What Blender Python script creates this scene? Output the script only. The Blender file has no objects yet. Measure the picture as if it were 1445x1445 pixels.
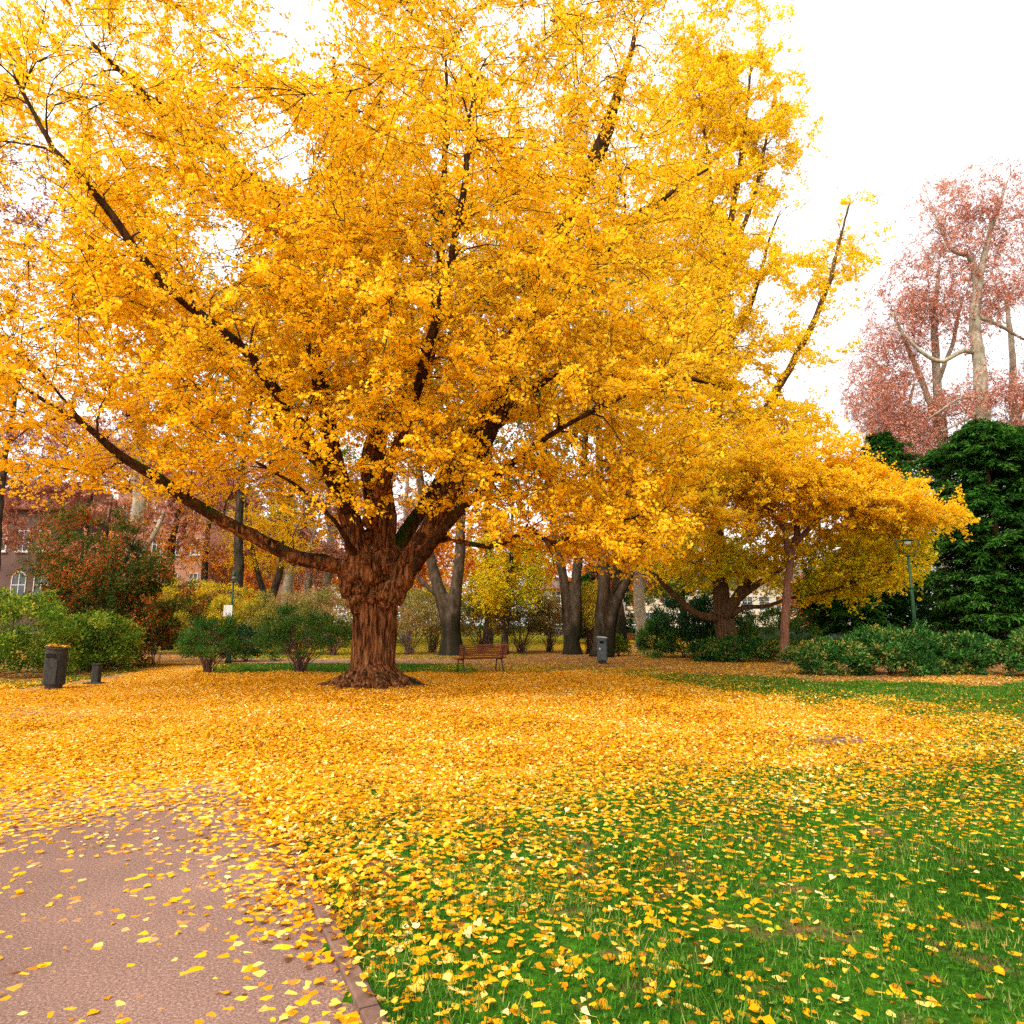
import bpy, math, random
import numpy as np
from math import radians, sin, cos, pi
rng = np.random.default_rng(7)
random.seed(7)
scene = bpy.context.scene
COL = scene.collection

# ------------------------------------------------------------------ camera geometry
F = 963.0 / 1445.0          # focal length as a share of the picture width
CAMZ = 1.6
PITCH = math.atan(157.0 / 963.0)
CP, SP = cos(PITCH), sin(PITCH)
def at(u, v, Y):            # point of the place seen at (u, v) of the 1445 px photo, Y metres ahead
    x = (u - 722.5) / 963; y = (722.5 - v) / 963
    dy = CP - y * SP; dz = SP + y * CP
    t = Y / dy
    return np.array([x * t, Y, CAMZ + dz * t])
def gnd(u, v, z=0.0):       # point of the ground seen at (u, v)
    x = (u - 722.5) / 963; y = (722.5 - v) / 963
    dy = CP - y * SP; dz = SP + y * CP
    t = (z - CAMZ) / dz
    return np.array([x * t, dy * t, z])
def proj(P):                # photo pixel of world points (n,3)
    dz = P[:, 2] - CAMZ; Y = P[:, 1]
    fw = Y * CP + dz * SP; up = -Y * SP + dz * CP
    fw = np.maximum(fw, 0.05)
    return 722.5 + 963 * P[:, 0] / fw, 722.5 - 963 * up / fw

# ------------------------------------------------------------------ object helpers
def link(o, parent=None):
    COL.objects.link(o)
    if parent is not None: o.parent = parent
    return o
def tag(o, label=None, cat=None, group=None, kind=None):
    if label: o['label'] = label
    if cat: o['category'] = cat
    if group: o['group'] = group
    if kind: o['kind'] = kind
    return o
def empty(name, loc, label=None, cat=None, group=None, rz=0.0):
    o = bpy.data.objects.new(name, None)
    o.empty_display_size = 0.3
    o.location = loc; o.rotation_euler = (0, 0, rz)
    link(o); tag(o, label, cat, group)
    return o
def npmesh(name, V, quads=None, tris=None, smooth=False, rnd=None):
    """V (n,3); quads (m,4); tris (k,3); rnd: one float per face"""
    me = bpy.data.meshes.new(name)
    V = np.asarray(V, dtype=np.float32)
    me.vertices.add(len(V)); me.vertices.foreach_set('co', V.ravel())
    nq = 0 if quads is None else len(quads); nt = 0 if tris is None else len(tris)
    li = []; st = []
    if nq: li.append(np.asarray(quads, dtype=np.int32).ravel()); st.append(np.arange(nq, dtype=np.int32) * 4)
    if nt: li.append(np.asarray(tris, dtype=np.int32).ravel()); st.append(nq * 4 + np.arange(nt, dtype=np.int32) * 3)
    li = np.concatenate(li); st = np.concatenate(st)
    me.loops.add(len(li)); me.loops.foreach_set('vertex_index', li)
    me.polygons.add(nq + nt); me.polygons.foreach_set('loop_start', st)
    if smooth: me.polygons.foreach_set('use_smooth', np.ones(nq + nt, dtype=bool))
    if rnd is not None:
        a = me.attributes.new('rnd', 'FLOAT', 'FACE'); a.data.foreach_set('value', np.asarray(rnd, dtype=np.float32))
    me.update(calc_edges=True); me.validate()
    return me
def mobj(name, me, mat, parent=None, origin=None):
    """origin: subtract this from the vertices (world coordinates -> local of the parent)"""
    o = bpy.data.objects.new(name, me)
    if mat: me.materials.append(mat)
    link(o, parent)
    if origin is not None:
        n = len(me.vertices); co = np.empty(n * 3, dtype=np.float32); me.vertices.foreach_get('co', co)
        co = co.reshape(-1, 3) - np.asarray(origin, dtype=np.float32)
        me.vertices.foreach_set('co', co.ravel()); me.update()
    return o

class MB:                   # collects primitive shapes into one mesh
    def __init__(s): s.v = []; s.f = []; s.n = 0
    def add(s, V, Fs):
        V = [tuple(map(float, p)) for p in V]
        s.v += V; s.f += [tuple(i + s.n for i in f) for f in Fs]; s.n += len(V)
    def box(s, x0, x1, y0, y1, z0, z1):
        s.add([(x0,y0,z0),(x1,y0,z0),(x1,y1,z0),(x0,y1,z0),(x0,y0,z1),(x1,y0,z1),(x1,y1,z1),(x0,y1,z1)],
              [(0,3,2,1),(4,5,6,7),(0,1,5,4),(1,2,6,5),(2,3,7,6),(3,0,4,7)])
        return s
    def rbox(s, c, size, R=None, ch=0.0):      # box about c, rotated by 3x3 R, chamfered along its rims
        hx, hy, hz = [q / 2 for q in size]
        pts = []
        for z, k in ((-hz, ch), (-hz + ch, 0), (hz - ch, 0), (hz, ch)) if ch else ((-hz, 0), (hz, 0)):
            pts += [(-hx + k, -hy + k, z), (hx - k, -hy + k, z), (hx - k, hy - k, z), (-hx + k, hy - k, z)]
        P = np.array(pts)
        if R is not None: P = P @ np.asarray(R).T
        P = P + np.asarray(c)
        m = len(pts) // 4; fs = [(3, 2, 1, 0), tuple((m - 1) * 4 + i for i in range(4))]
        for j in range(m - 1):
            for i in range(4):
                a = j * 4 + i; b = j * 4 + (i + 1) % 4
                fs.append((a, b, b + 4, a + 4))
        s.add(P, fs); return s
    def tube(s, pts, r, n=10, cap=True):
        P = np.asarray(pts, dtype=float); R = np.full(len(P), r) if np.isscalar(r) else np.asarray(r)
        V, Q = tubes(P[None], R[None], n)
        s.add(V, [tuple(q) for q in Q])
        if cap:
            k = s.n - len(V)
            s.f.append(tuple(k + i for i in range(n))[::-1]); s.f.append(tuple(k + (len(P) - 1) * n + i for i in range(n)))
        return s
    def lathe(s, prof, n=24, c=(0, 0, 0)):     # prof [(r,z)...]
        V = [(c[0] + r * cos(2*pi*i/n), c[1] + r * sin(2*pi*i/n), c[2] + z) for r, z in prof for i in range(n)]
        fs = [(j*n+i, j*n+(i+1)%n, (j+1)*n+(i+1)%n, (j+1)*n+i) for j in range(len(prof)-1) for i in range(n)]
        fs.append(tuple(range(n))[::-1]); fs.append(tuple((len(prof)-1)*n+i for i in range(n)))
        s.add(V, fs); return s
    def build(s, name, mat, parent=None, smooth=False):
        me = bpy.data.meshes.new(name); me.from_pydata(s.v, [], s.f); me.update()
        if smooth: 
            for p in me.polygons: p.use_smooth = True
        o = bpy.data.objects.new(name, me); me.materials.append(mat); link(o, parent)
        return o

def norm(a): return a / np.maximum(np.linalg.norm(a, axis=-1, keepdims=True), 1e-9)
def tubes(P, R, s=6):
    """P (n,k,3) polylines, R (n,k) radii -> verts, quads"""
    n, k, _ = P.shape
    T = np.empty_like(P); T[:, 1:-1] = P[:, 2:] - P[:, :-2]; T[:, 0] = P[:, 1] - P[:, 0]; T[:, -1] = P[:, -1] - P[:, -2]
    T = norm(T)
    m = np.abs(norm(P[:, -1] - P[:, 0])); ref = np.zeros((n, 3)); ref[np.arange(n), np.argmin(m, axis=1)] = 1
    U = norm(np.cross(T, ref[:, None, :])); W = np.cross(T, U)
    a = np.arange(s) * 2 * pi / s
    V = P[:, :, None, :] + R[:, :, None, None] * (U[:, :, None, :] * np.cos(a)[None, None, :, None] + W[:, :, None, :] * np.sin(a)[None, None, :, None])
    V = V.reshape(-1, 3)
    base = (np.arange(n) * k * s)[:, None, None]; j = (np.arange(k - 1) * s)[None, :, None]; i = np.arange(s)[None, None, :]
    a0 = base + j + i; a1 = base + j + (i + 1) % s
    Q = np.stack([a0, a1, a1 + s, a0 + s], -1).reshape(-1, 4)
    return V, Q
def catmull(pts, step=0.25, wob=0.0):
    P = np.asarray(pts, dtype=float)
    P = np.vstack([2 * P[0] - P[1], P, 2 * P[-1] - P[-2]]); out = []
    for i in range(1, len(P) - 2):
        L = np.linalg.norm(P[i+1, :3] - P[i, :3]); m = max(2, int(L / step))
        t = (np.arange(m) / m)[:, None]
        out.append(0.5 * (2*P[i] + (P[i+1]-P[i-1])*t + (2*P[i-1]-5*P[i]+4*P[i+1]-P[i+2])*t*t + (3*P[i]-P[i-1]-3*P[i+1]+P[i+2])*t**3))
    out.append(P[-2][None]); C = np.vstack(out)
    if wob and len(C) > 4:
        w = rng.normal(0, wob, (len(C), 3)); w = (w + np.roll(w, 1, 0) + np.roll(w, -1, 0)) / 2
        w[0] = 0; C[:, :3] += w
    return C

# ------------------------------------------------------------------ leaves
SH_FAN = (np.array([(0,0,0),(-.50,.55,.10),(-.28,.88,.02),(0,.74,-.06),(.28,.88,.02),(.50,.55,.10)], dtype=np.float32), np.array([(0,3,2,1),(0,5,4,3)]))
SH_NEAR = (np.array([(0,0,0),(-.30,.34,.05),(-.52,.60,.12),(-.36,.84,.05),(-.12,.90,.0),(0,.70,-.05),(.12,.92,.0),(.36,.82,.06),(.52,.58,.12),(.30,.34,.05),(-.018,-.55,.10),(.018,-.55,.10),(.018,.05,0),(-.018,.05,0)], dtype=np.float32), np.array([(0,5,2,1),(2,5,4,3),(0,9,8,5),(5,8,7,6),(10,11,12,13)]))
SH_OVAL = (np.array([(0,0,0),(-.26,.45,.07),(0,1,-.05),(.26,.45,.07)], dtype=np.float32), np.array([(0,3,2,1)]))
SH_LAUREL = (np.array([(0,0,0),(-.19,.35,.05),(-.15,.75,.05),(0,1,-.06),(.15,.75,.05),(.19,.35,.05),(0,.5,0)], dtype=np.float32), np.array([(0,6,2,1),(6,3,2,2),(0,5,4,6),(6,4,3,3)]))
SH_LAUREL = (np.array([(0,0,0),(-.20,.4,.06),(0,1,-.08),(.20,.4,.06),(0,.55,-.02)], dtype=np.float32), np.array([(0,4,2,1),(0,3,2,4)]))
SH_NEEDLE = (np.array([(0,0,0),(-.12,.5,.02),(0,1,-.08),(.12,.5,.02)], dtype=np.float32), np.array([(0,3,2,1)]))
def leaf_mesh(name, C, size, shape, axis=None, nrm=None, rnd=None):
    """C (n,3) leaf bases; size (n,); axis/nrm (n,3) optional"""
    n = len(C); S, Q = shape
    if axis is None: axis = norm(rng.normal(size=(n, 3)))
    if nrm is None: nrm = rng.normal(size=(n, 3)) + np.array([0, 0, .6])
    ay = norm(axis); ax = norm(np.cross(ay, nrm)); az = np.cross(ax, ay)
    s = np.asarray(size)[:, None, None]
    cu = rng.uniform(-.4, 2.4, n)[:, None, None]
    V = C[:, None, :] + s * (S[None, :, 0, None] * ax[:, None, :] + S[None, :, 1, None] * ay[:, None, :] + cu * S[None, :, 2, None] * az[:, None, :])
    m = len(S); q = (np.arange(n) * m)[:, None, None] + Q[None]
    if rnd is None: rnd = rng.random(n)
    return npmesh(name, V.reshape(-1, 3), quads=q.reshape(-1, 4), rnd=np.repeat(rnd, len(Q)))

# ------------------------------------------------------------------ materials
def mat_new(name):
    m = bpy.data.materials.new(name); m.use_nodes = True; nt = m.node_tree
    for n in list(nt.nodes): nt.nodes.remove(n)
    return m, nt, nt.nodes, nt.links
def ramp(N, stops, interp='LINEAR'):
    r = N.new('ShaderNodeValToRGB'); e = r.color_ramp; e.interpolation = interp
    while len(e.elements) < len(stops): e.elements.new(0.5)
    for el, (p, c) in zip(e.elements, stops): el.position = p; el.color = (*c, 1)
    return r
def leaf_mat(name, stops, trans=0.45, patch=0.35, pscale=0.35, gloss=0.0, rough=0.45):
    """leaf colour by leaf (attribute rnd), drifting a little from bough to bough"""
    m, nt, N, L = mat_new(name)
    at_ = N.new('ShaderNodeAttribute'); at_.attribute_name = 'rnd'
    g = N.new('ShaderNodeNewGeometry')
    no = N.new('ShaderNodeTexNoise'); no.inputs['Scale'].default_value = pscale; no.inputs['Detail'].default_value = 2
    L.new(g.outputs['Position'], no.inputs['Vector'])
    mr = N.new('ShaderNodeMapRange'); mr.inputs[1].default_value = .3; mr.inputs[2].default_value = .7; mr.inputs[3].default_value = -patch; mr.inputs[4].default_value = patch
    L.new(no.outputs['Fac'], mr.inputs[0])
    ad = N.new('ShaderNodeMath'); ad.operation = 'ADD'; ad.use_clamp = True
    L.new(at_.outputs['Fac'], ad.inputs[0]); L.new(mr.outputs[0], ad.inputs[1])
    r = ramp(N, stops); L.new(ad.outputs[0], r.inputs[0])
    d = N.new('ShaderNodeBsdfDiffuse'); t = N.new('ShaderNodeBsdfTranslucent')
    L.new(r.outputs[0], d.inputs[0]); L.new(r.outputs[0], t.inputs[0])
    mx = N.new('ShaderNodeMixShader'); mx.inputs[0].default_value = trans
    L.new(d.outputs[0], mx.inputs[1]); L.new(t.outputs[0], mx.inputs[2]); last = mx
    if gloss:
        gl = N.new('ShaderNodeBsdfGlossy'); gl.inputs['Roughness'].default_value = rough; gl.inputs[0].default_value = (.9, .95, 1, 1)
        m2 = N.new('ShaderNodeMixShader'); m2.inputs[0].default_value = gloss
        L.new(mx.outputs[0], m2.inputs[1]); L.new(gl.outputs[0], m2.inputs[2]); last = m2
    o = N.new('ShaderNodeOutputMaterial'); L.new(last.outputs[0], o.inputs[0])
    return m
def bark_mat(name, stops, sc=(7, 7, 1.1), bump=.6, dist=.05, moss=None, mossamt=.5, detail=8, mscale=1.3, up=0.6, foot=None):
    m, nt, N, L = mat_new(name)
    tc = N.new('ShaderNodeTexCoord'); mp = N.new('ShaderNodeMapping'); mp.inputs['Scale'].default_value = sc
    L.new(tc.outputs['Object'], mp.inputs[0])
    n1 = N.new('ShaderNodeTexNoise'); n1.inputs['Scale'].default_value = 1.6; n1.inputs['Detail'].default_value = detail; n1.inputs['Roughness'].default_value = .62; n1.inputs['Distortion'].default_value = .5
    L.new(mp.outputs[0], n1.inputs['Vector'])
    r = ramp(N, stops); L.new(n1.outputs['Fac'], r.inputs[0]); col = r.outputs[0]
    if moss:
        n2 = N.new('ShaderNodeTexNoise'); n2.inputs['Scale'].default_value = mscale; n2.inputs['Detail'].default_value = 5
        L.new(tc.outputs['Object'], n2.inputs['Vector'])
        g = N.new('ShaderNodeNewGeometry'); sx = N.new('ShaderNodeSeparateXYZ'); L.new(g.outputs['Normal'], sx.inputs[0])
        ma = N.new('ShaderNodeMath'); ma.operation = 'MULTIPLY_ADD'; ma.inputs[1].default_value = up * .35
        L.new(sx.outputs['Z'], ma.inputs[0]); L.new(n2.outputs['Fac'], ma.inputs[2])
        mr = N.new('ShaderNodeMapRange'); mr.inputs[1].default_value = .98 - mossamt; mr.inputs[2].default_value = 1.1 - mossamt
        L.new(ma.outputs[0], mr.inputs[0])
        mx = N.new('ShaderNodeMixRGB'); L.new(mr.outputs[0], mx.inputs[0]); L.new(col, mx.inputs[1]); mx.inputs[2].default_value = (*moss, 1); col = mx.outputs[0]
    if foot:     # moss and algae climbing from the foot
        so_ = N.new('ShaderNodeSeparateXYZ'); L.new(tc.outputs['Object'], so_.inputs[0])
        n5 = N.new('ShaderNodeTexNoise'); n5.inputs['Scale'].default_value = .9; n5.inputs['Detail'].default_value = 6
        mp5 = N.new('ShaderNodeMapping'); mp5.inputs['Scale'].default_value = (2.2, 2.2, .5); L.new(tc.outputs['Object'], mp5.inputs[0]); L.new(mp5.outputs[0], n5.inputs['Vector'])
        a5 = N.new('ShaderNodeMath'); a5.operation = 'MULTIPLY_ADD'; a5.inputs[1].default_value = 11.0; L.new(n5.outputs['Fac'], a5.inputs[0])
        s5 = N.new('ShaderNodeMath'); s5.operation = 'SUBTRACT'; s5.inputs[0].default_value = foot - 5.5; L.new(so_.outputs['Z'], s5.inputs[1]); L.new(s5.outputs[0], a5.inputs[2])
        m5 = N.new('ShaderNodeMapRange'); m5.inputs[1].default_value = -.5; m5.inputs[2].default_value = 1.4; m5.inputs[4].default_value = .95; L.new(a5.outputs[0], m5.inputs[0])
        x5 = N.new('ShaderNodeMixRGB'); L.new(m5.outputs[0], x5.inputs[0]); L.new(col, x5.inputs[1]); x5.inputs[2].default_value = (.017, .015, .008, 1); col = x5.outputs[0]
    b = N.new('ShaderNodeBump'); b.inputs['Strength'].default_value = bump; b.inputs['Distance'].default_value = dist
    L.new(n1.outputs['Fac'], b.inputs['Height'])
    p = N.new('ShaderNodeBsdfPrincipled'); p.inputs['Roughness'].default_value = .95; p.inputs['Specular IOR Level'].default_value = .03
    L.new(col, p.inputs['Base Color']); L.new(b.outputs[0], p.inputs['Normal'])
    o = N.new('ShaderNodeOutputMaterial'); L.new(p.outputs[0], o.inputs[0])
    return m
def plain(name, col, rough=.6, metal=0.0, var=.25, scale=6.0, col2=None, bump=.15, streak=False):
    m, nt, N, L = mat_new(name)
    tc = N.new('ShaderNodeTexCoord'); no = N.new('ShaderNodeTexNoise'); no.inputs['Scale'].default_value = scale; no.inputs['Detail'].default_value = 6
    v = tc.outputs['Object']
    if streak:
        mp = N.new('ShaderNodeMapping'); mp.inputs['Scale'].default_value = streak; L.new(v, mp.inputs[0]); v = mp.outputs[0]
    L.new(v, no.inputs['Vector'])
    c2 = col2 or tuple(c * (1 - var) for c in col)
    r = ramp(N, [(.35, c2), (.65, col)]); L.new(no.outputs['Fac'], r.inputs[0])
    p = N.new('ShaderNodeBsdfPrincipled'); p.inputs['Roughness'].default_value = rough; p.inputs['Metallic'].default_value = metal; p.inputs['Specular IOR Level'].default_value = .5 if rough < .2 or metal else .15
    L.new(r.outputs[0], p.inputs['Base Color'])
    b = N.new('ShaderNodeBump'); b.inputs['Strength'].default_value = bump; b.inputs['Distance'].default_value = .01; L.new(no.outputs['Fac'], b.inputs['Height']); L.new(b.outputs[0], p.inputs['Normal'])
    o = N.new('ShaderNodeOutputMaterial'); L.new(p.outputs[0], o.inputs[0])
    return m

M = {}
GOLD = [(0, (.98, .53, .010)), (.35, (1, .60, .014)), (.7, (1.0, .66, .022)), (1, (1.0, .75, .07))]
M['gold'] = leaf_mat('golden_leaf', GOLD, .5, .2)
M['gold2'] = leaf_mat('orange_gold_leaf', [(0, (.98, .53, .010)), (.4, (1, .60, .014)), (.8, (1, .68, .024)), (1, (.88, .74, .04))], .58, .3)
M['goldgreen'] = leaf_mat('yellow_green_leaf', [(0, (.20, .30, .012)), (.22, (.62, .60, .02)), (.45, (.98, .70, .02)), (1, (1, .66, .02))], .58, .3, .5)
M['rust'] = leaf_mat('rust_leaf', [(0, (.42, .13, .085)), (.5, (.72, .29, .18)), (1, (.86, .5, .38))], .4, .3)
M['rust2'] = leaf_mat('pink_brown_leaf', [(0, (.26, .08, .055)), (.5, (.52, .18, .11)), (1, (.66, .36, .2))], .4, .4)
M['maple'] = leaf_mat('maple_leaf', [(0, (.03, .07, .012)), (.55, (.09, .16, .022)), (.72, (.30, .12, .02)), (1, (.65, .14, .03))], .4, .42, .7)
M['mapleg'] = leaf_mat('green_rust_leaf', [(0, (.03, .07, .012)), (.6, (.09, .15, .02)), (.8, (.22, .2, .03)), (.93, (.5, .10, .03)), (1, (.6, .14, .04))], .4, .3, .8)
M['olive'] = leaf_mat('olive_leaf', [(0, (.07, .12, .02)), (.5, (.2, .24, .03)), (1, (.5, .42, .04))], .45, .3)
M['limegreen'] = leaf_mat('light_green_leaf', [(0, (.04, .10, .01)), (.5, (.13, .23, .02)), (.85, (.30, .36, .04)), (1, (.5, .42, .05))], .45, .3, .6)
M['midgreen'] = leaf_mat('mid_green_leaf', [(0, (.03, .09, .015)), (.6, (.07, .18, .03)), (1, (.2, .26, .04))], .4, .25)
M['darkgreen'] = leaf_mat('dark_green_leaf', [(0, (.012, .04, .012)), (.6, (.03, .08, .025)), (1, (.07, .14, .05))], .25, .2)
M['laurel'] = leaf_mat('laurel_leaf', [(0, (.010, .045, .010)), (.55, (.032, .10, .016)), (.85, (.08, .20, .035)), (.97, (.15, .29, .07)), (1, (.3, .22, .04))], .25, .15, gloss=0)
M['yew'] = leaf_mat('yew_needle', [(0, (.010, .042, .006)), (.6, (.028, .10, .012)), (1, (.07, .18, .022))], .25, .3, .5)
M['yellowhedge'] = leaf_mat('yellow_shrub_leaf', [(0, (.15, .2, .02)), (.45, (.45, .38, .02)), (1, (.85, .48, .03))], .45, .35, .5)
M['brownshrub'] = leaf_mat('brownish_shrub_leaf', [(0, (.12, .14, .025)), (.5, (.3, .27, .05)), (1, (.5, .24, .10))], .45, .35, .5)
M['orange'] = leaf_mat('orange_leaf', [(0, (.5, .14, .02)), (.5, (.85, .28, .02)), (1, (.95, .5, .05))], .45, .35, .5)
M['bark'] = bark_mat('ginkgo_bark', [(.36, (.014, .006, .003)), (.46, (.085, .03, .011)), (.56, (.22, .085, .03)), (.7, (.38, .18, .075))], (9, 9, 1.3), 1.0, .08, (.02, .018, .005), .27, mscale=1.2)
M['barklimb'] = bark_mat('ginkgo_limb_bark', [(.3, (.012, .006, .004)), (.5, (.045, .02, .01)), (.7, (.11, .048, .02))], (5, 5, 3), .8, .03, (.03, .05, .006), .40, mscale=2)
M['barkdark'] = bark_mat('dark_bark', [(.3, (.012, .009, .006)), (.5, (.04, .03, .02)), (.75, (.10, .08, .05))], (6, 6, 1.5), .7, .04, (.03, .05, .01), .35)
M['barkbrown'] = bark_mat('brown_furrowed_bark', [(.3, (.03, .015, .008)), (.5, (.10, .055, .025)), (.75, (.20, .11, .05))], (9, 9, .9), .9, .05)
M['barkred'] = bark_mat('reddish_brown_bark', [(.3, (.07, .03, .02)), (.5, (.17, .075, .045)), (.75, (.26, .13, .08))], (14, 14, 1.2), .6, .03)
M['barkbeech'] = bark_mat('grey_beech_bark', [(.3, (.022, .014, .008)), (.5, (.062, .042, .026)), (.75, (.125, .09, .06))], (3, 3, 1.2), .5, .04, (.014, .016, .006), .40, mscale=.5, up=0, foot=2.4)
M['barkpale'] = bark_mat('pale_plane_bark', [(.3, (.16, .13, .09)), (.5, (.30, .25, .17)), (.7, (.48, .42, .32))], (2.2, 2.2, 1.3), .2, .02)
M['twig'] = plain('dark_twig', (.055, .028, .016), .9, var=.5)
M['twigred'] = plain('reddish_twig', (.16, .085, .06), .9, var=.4)
M['greymetal'] = plain('grey_painted_metal', (.085, .095, .10), .45, .3, .3, 5)
M['blackslot'] = plain('black_opening', (.01, .01, .01), .8)
M['lidmetal'] = plain('pale_lid_metal', (.45, .45, .42), .4, .5, .3)
M['greenpaint'] = plain('green_lamp_paint', (.012, .05, .016), .4, 0, .35, 8)
M['lampglass'] = plain('frosted_lamp_glass', (.55, .58, .5), .3, 0, .15)
M['benchwood'] = plain('red_brown_bench_wood', (.30, .075, .022), .5, 0, .45, 3, streak=(1, 8, 12))
M['iron'] = plain('dark_cast_iron', (.03, .022, .018), .5, .3, .3)
M['darkwood'] = plain('weathered_dark_wood', (.045, .042, .036), .7, 0, .5, 5, streak=(8, 8, 1), bump=.5)
M['signwhite'] = plain('white_sign_face', (.7, .68, .62), .5, 0, .12)
M['plaster'] = plain('pink_brown_plaster', (.50, .24, .15), .9, 0, .35, .5, bump=.05)
M['plaster2'] = plain('dark_brown_plaster', (.13, .075, .06), .9, 0, .35, .5)
M['cream'] = plain('cream_plaster', (.60, .50, .36), .9, 0, .2, .4)
M['roofred'] = plain('red_brown_roof_tile', (.20, .06, .035), .9, 0, .4, 2, streak=(1, 6, 1))
M['greyroof'] = plain('grey_brown_roof', (.13, .10, .085), .9, 0, .3, 2)
M['frame'] = plain('white_window_frame', (.55, .52, .47), .5, 0, .1)
M['pane'] = plain('dark_window_pane', (.05, .06, .065), .12, 0, .4, 1)
M['awning'] = plain('red_awning_cloth', (.6, .03, .03), .7)
M['kerb'] = plain('stone_kerb', (.19, .105, .075), .9, 0, .4, 9, bump=.5)
M['litterlid'] = M['gold']

# ------------------------------------------------------------------ ground: how thickly fallen leaves lie
CTRL = [  # (u, v, cover of golden leaves, cover of brown soil / litter)
 (0,975,.9,0),(60,985,1,0),(120,974,1,0),(165,962,1,0),(95,976,.95,0),(130,969,.8,0),(0,1000,.8,0),(30,1003,.45,.2),(90,1000,.6,.1),(0,1030,1,0),(150,990,1,0),(235,947,1,0),(200,952,1,0),(270,950,1,0),(320,958,1,0),(420,958,1,0),(520,962,1,0),(620,957,1,0),(700,957,1,0),(760,957,1,0),(820,953,1,0),
 (150,1040,1,0),(300,1040,1,0),(420,1050,1,0),(50,1080,.97,0),(150,1092,.93,0),(250,1092,.93,0),(350,1085,1,0),(370,1105,.8,0),(0,1112,.72,0),(100,1118,.5,0),(200,1122,.38,0),(300,1122,.38,0),(0,1145,.35,0),(350,1150,.25,0),(200,1170,.10,0),(60,1200,.07,0),(380,1210,.13,0),(200,1249,.04,0),(0,1249,.05,0),(200,1400,.03,0),(350,1400,.04,0),
 (400,1110,.97,0),(420,1145,.8,0),(430,1180,.55,0),(450,1230,.5,0),(500,1130,.8,0),(520,1180,.5,0),(560,1230,.36,0),(600,1100,.92,0),(620,1140,.62,0),(700,1080,.95,0),(700,1115,.65,0),(720,1170,.32,0),(720,1230,.26,0),(800,1060,.97,0),(820,1095,.65,0),(850,1140,.35,0),(880,1200,.2,0),(900,1240,.2,0),
 (950,1040,.97,0),(960,1080,.6,0),(1000,1130,.3,0),(1050,1200,.17,0),(1100,1030,.92,0),(1120,1060,.6,0),(1150,1110,.33,.1),(1200,1180,.14,.05),(1200,1020,.85,0),(1280,1035,.75,.1),(1300,1070,.4,.15),(1400,1020,.35,.15),(1250,992,.22,0),(1150,988,.2,0),(1400,1060,.3,.15),(1440,1040,.3,.2),(1440,1100,.2,.1),(1350,1130,.2,0),(1400,1230,.07,0),(1250,1240,.09,0),
 (1445,1003,.04,.0),(1350,998,.15,0),(1300,998,.3,0),(1445,1015,.15,.05),(1200,1000,.6,0),(1100,990,.6,0),(1050,985,.6,0),(950,1000,1,0),(960,975,.7,0),(900,965,.85,0),(850,958,.9,0),(860,948,.35,.5),(900,950,.25,.4),(960,958,.15,.15),(1030,968,.15,0),(1100,972,.08,0),(1150,985,.2,0),(1200,980,.08,0),(1300,985,.05,0),(1440,985,.02,0),(1300,968,.02,0),(1250,975,.03,0),(1380,975,.02,0),(1130,968,.04,0),(1060,962,.08,.1),(1350,985,.05,0),(1150,972,.04,0),(1250,990,.3,0),(1420,995,.08,0),(1080,975,.12,0),(1000,962,.15,.1),(1440,970,.02,0),(1200,966,.03,0),
 (850,1000,1,0),(750,1020,1,0),(600,1030,1,0),(1000,1010,1,0),(1080,1010,.95,0),(1100,950,.2,.8),(1050,945,.22,.9),(980,945,.2,.9),(900,940,.2,.9),(860,940,.1,.9),(800,942,.2,.6),(1180,958,.15,.8),(1320,960,.3,.8),(1400,963,.2,.8),(1320,952,.25,1),(1440,950,.1,1),(1180,950,.05,1),(1240,953,.05,1),(1280,957,.15,1),(1360,955,.2,1),(1200,940,.02,1),(1300,940,.05,1),(1400,940,.05,1),
 (700,943,.15,.7),(740,946,.3,.4),(640,946,.1,.1),(560,943,.03,0),(450,943,.02,0),(340,943,.02,0),(300,946,.1,0),(275,943,.4,0),(150,955,.25,0),(110,960,.2,0),(60,966,.3,.1),(20,970,.3,.1),(175,948,.15,0),(100,950,.05,.9),(40,958,.05,1),(130,945,.05,.9),(195,940,.15,0),(235,938,.6,0),
 (50,955,.1,1),(150,940,.05,.9),(230,932,.1,.8),(350,925,.15,.3),(500,922,.3,.1),(600,925,.2,.5),(700,925,.2,.5),(800,928,.15,.8),(880,925,.3,.8),(950,930,.3,.8),(1050,930,.3,.8),(1200,935,.2,1),(1440,930,.2,1),
 (900,914,.5,.1),(950,912,.5,0),(1000,915,.3,.5),(500,905,.2,.4),(300,905,.2,.4),(1150,905,.3,.1),(1300,905,.2,.3),(700,905,.2,.3),
 (600,1400,.25,0),(500,1300,.4,0),(800,1350,.18,0),(1100,1350,.10,.05),(1400,1400,.06,0),(1000,1440,.1,0),(600,1300,.3,0)]
CT = np.array(CTRL, dtype=float)
def cover(x, y):
    n = len(x); u, v = proj(np.stack([x, np.maximum(y, 1.5), np.zeros(n)], 1))
    v = np.clip(v, 895, 1500); u = np.clip(u, -100, 1550)
    w_ = lambda q: np.log(q - 872.0)     # even steps in log depth
    vv = w_(v) * 330; cv = w_(CT[:, 1]) * 330
    out = np.zeros((n, 2))
    for i in range(0, n, 20000):
        d2 = ((u[i:i+20000, None] - CT[None, :, 0]) * .55) ** 2 + (vv[i:i+20000, None] - cv[None, :]) ** 2
        w = 1 / (d2 + 25) ** 3
        w /= w.sum(1, keepdims=True); out[i:i+20000] = w @ CT[:, 2:4]
    return out

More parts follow.
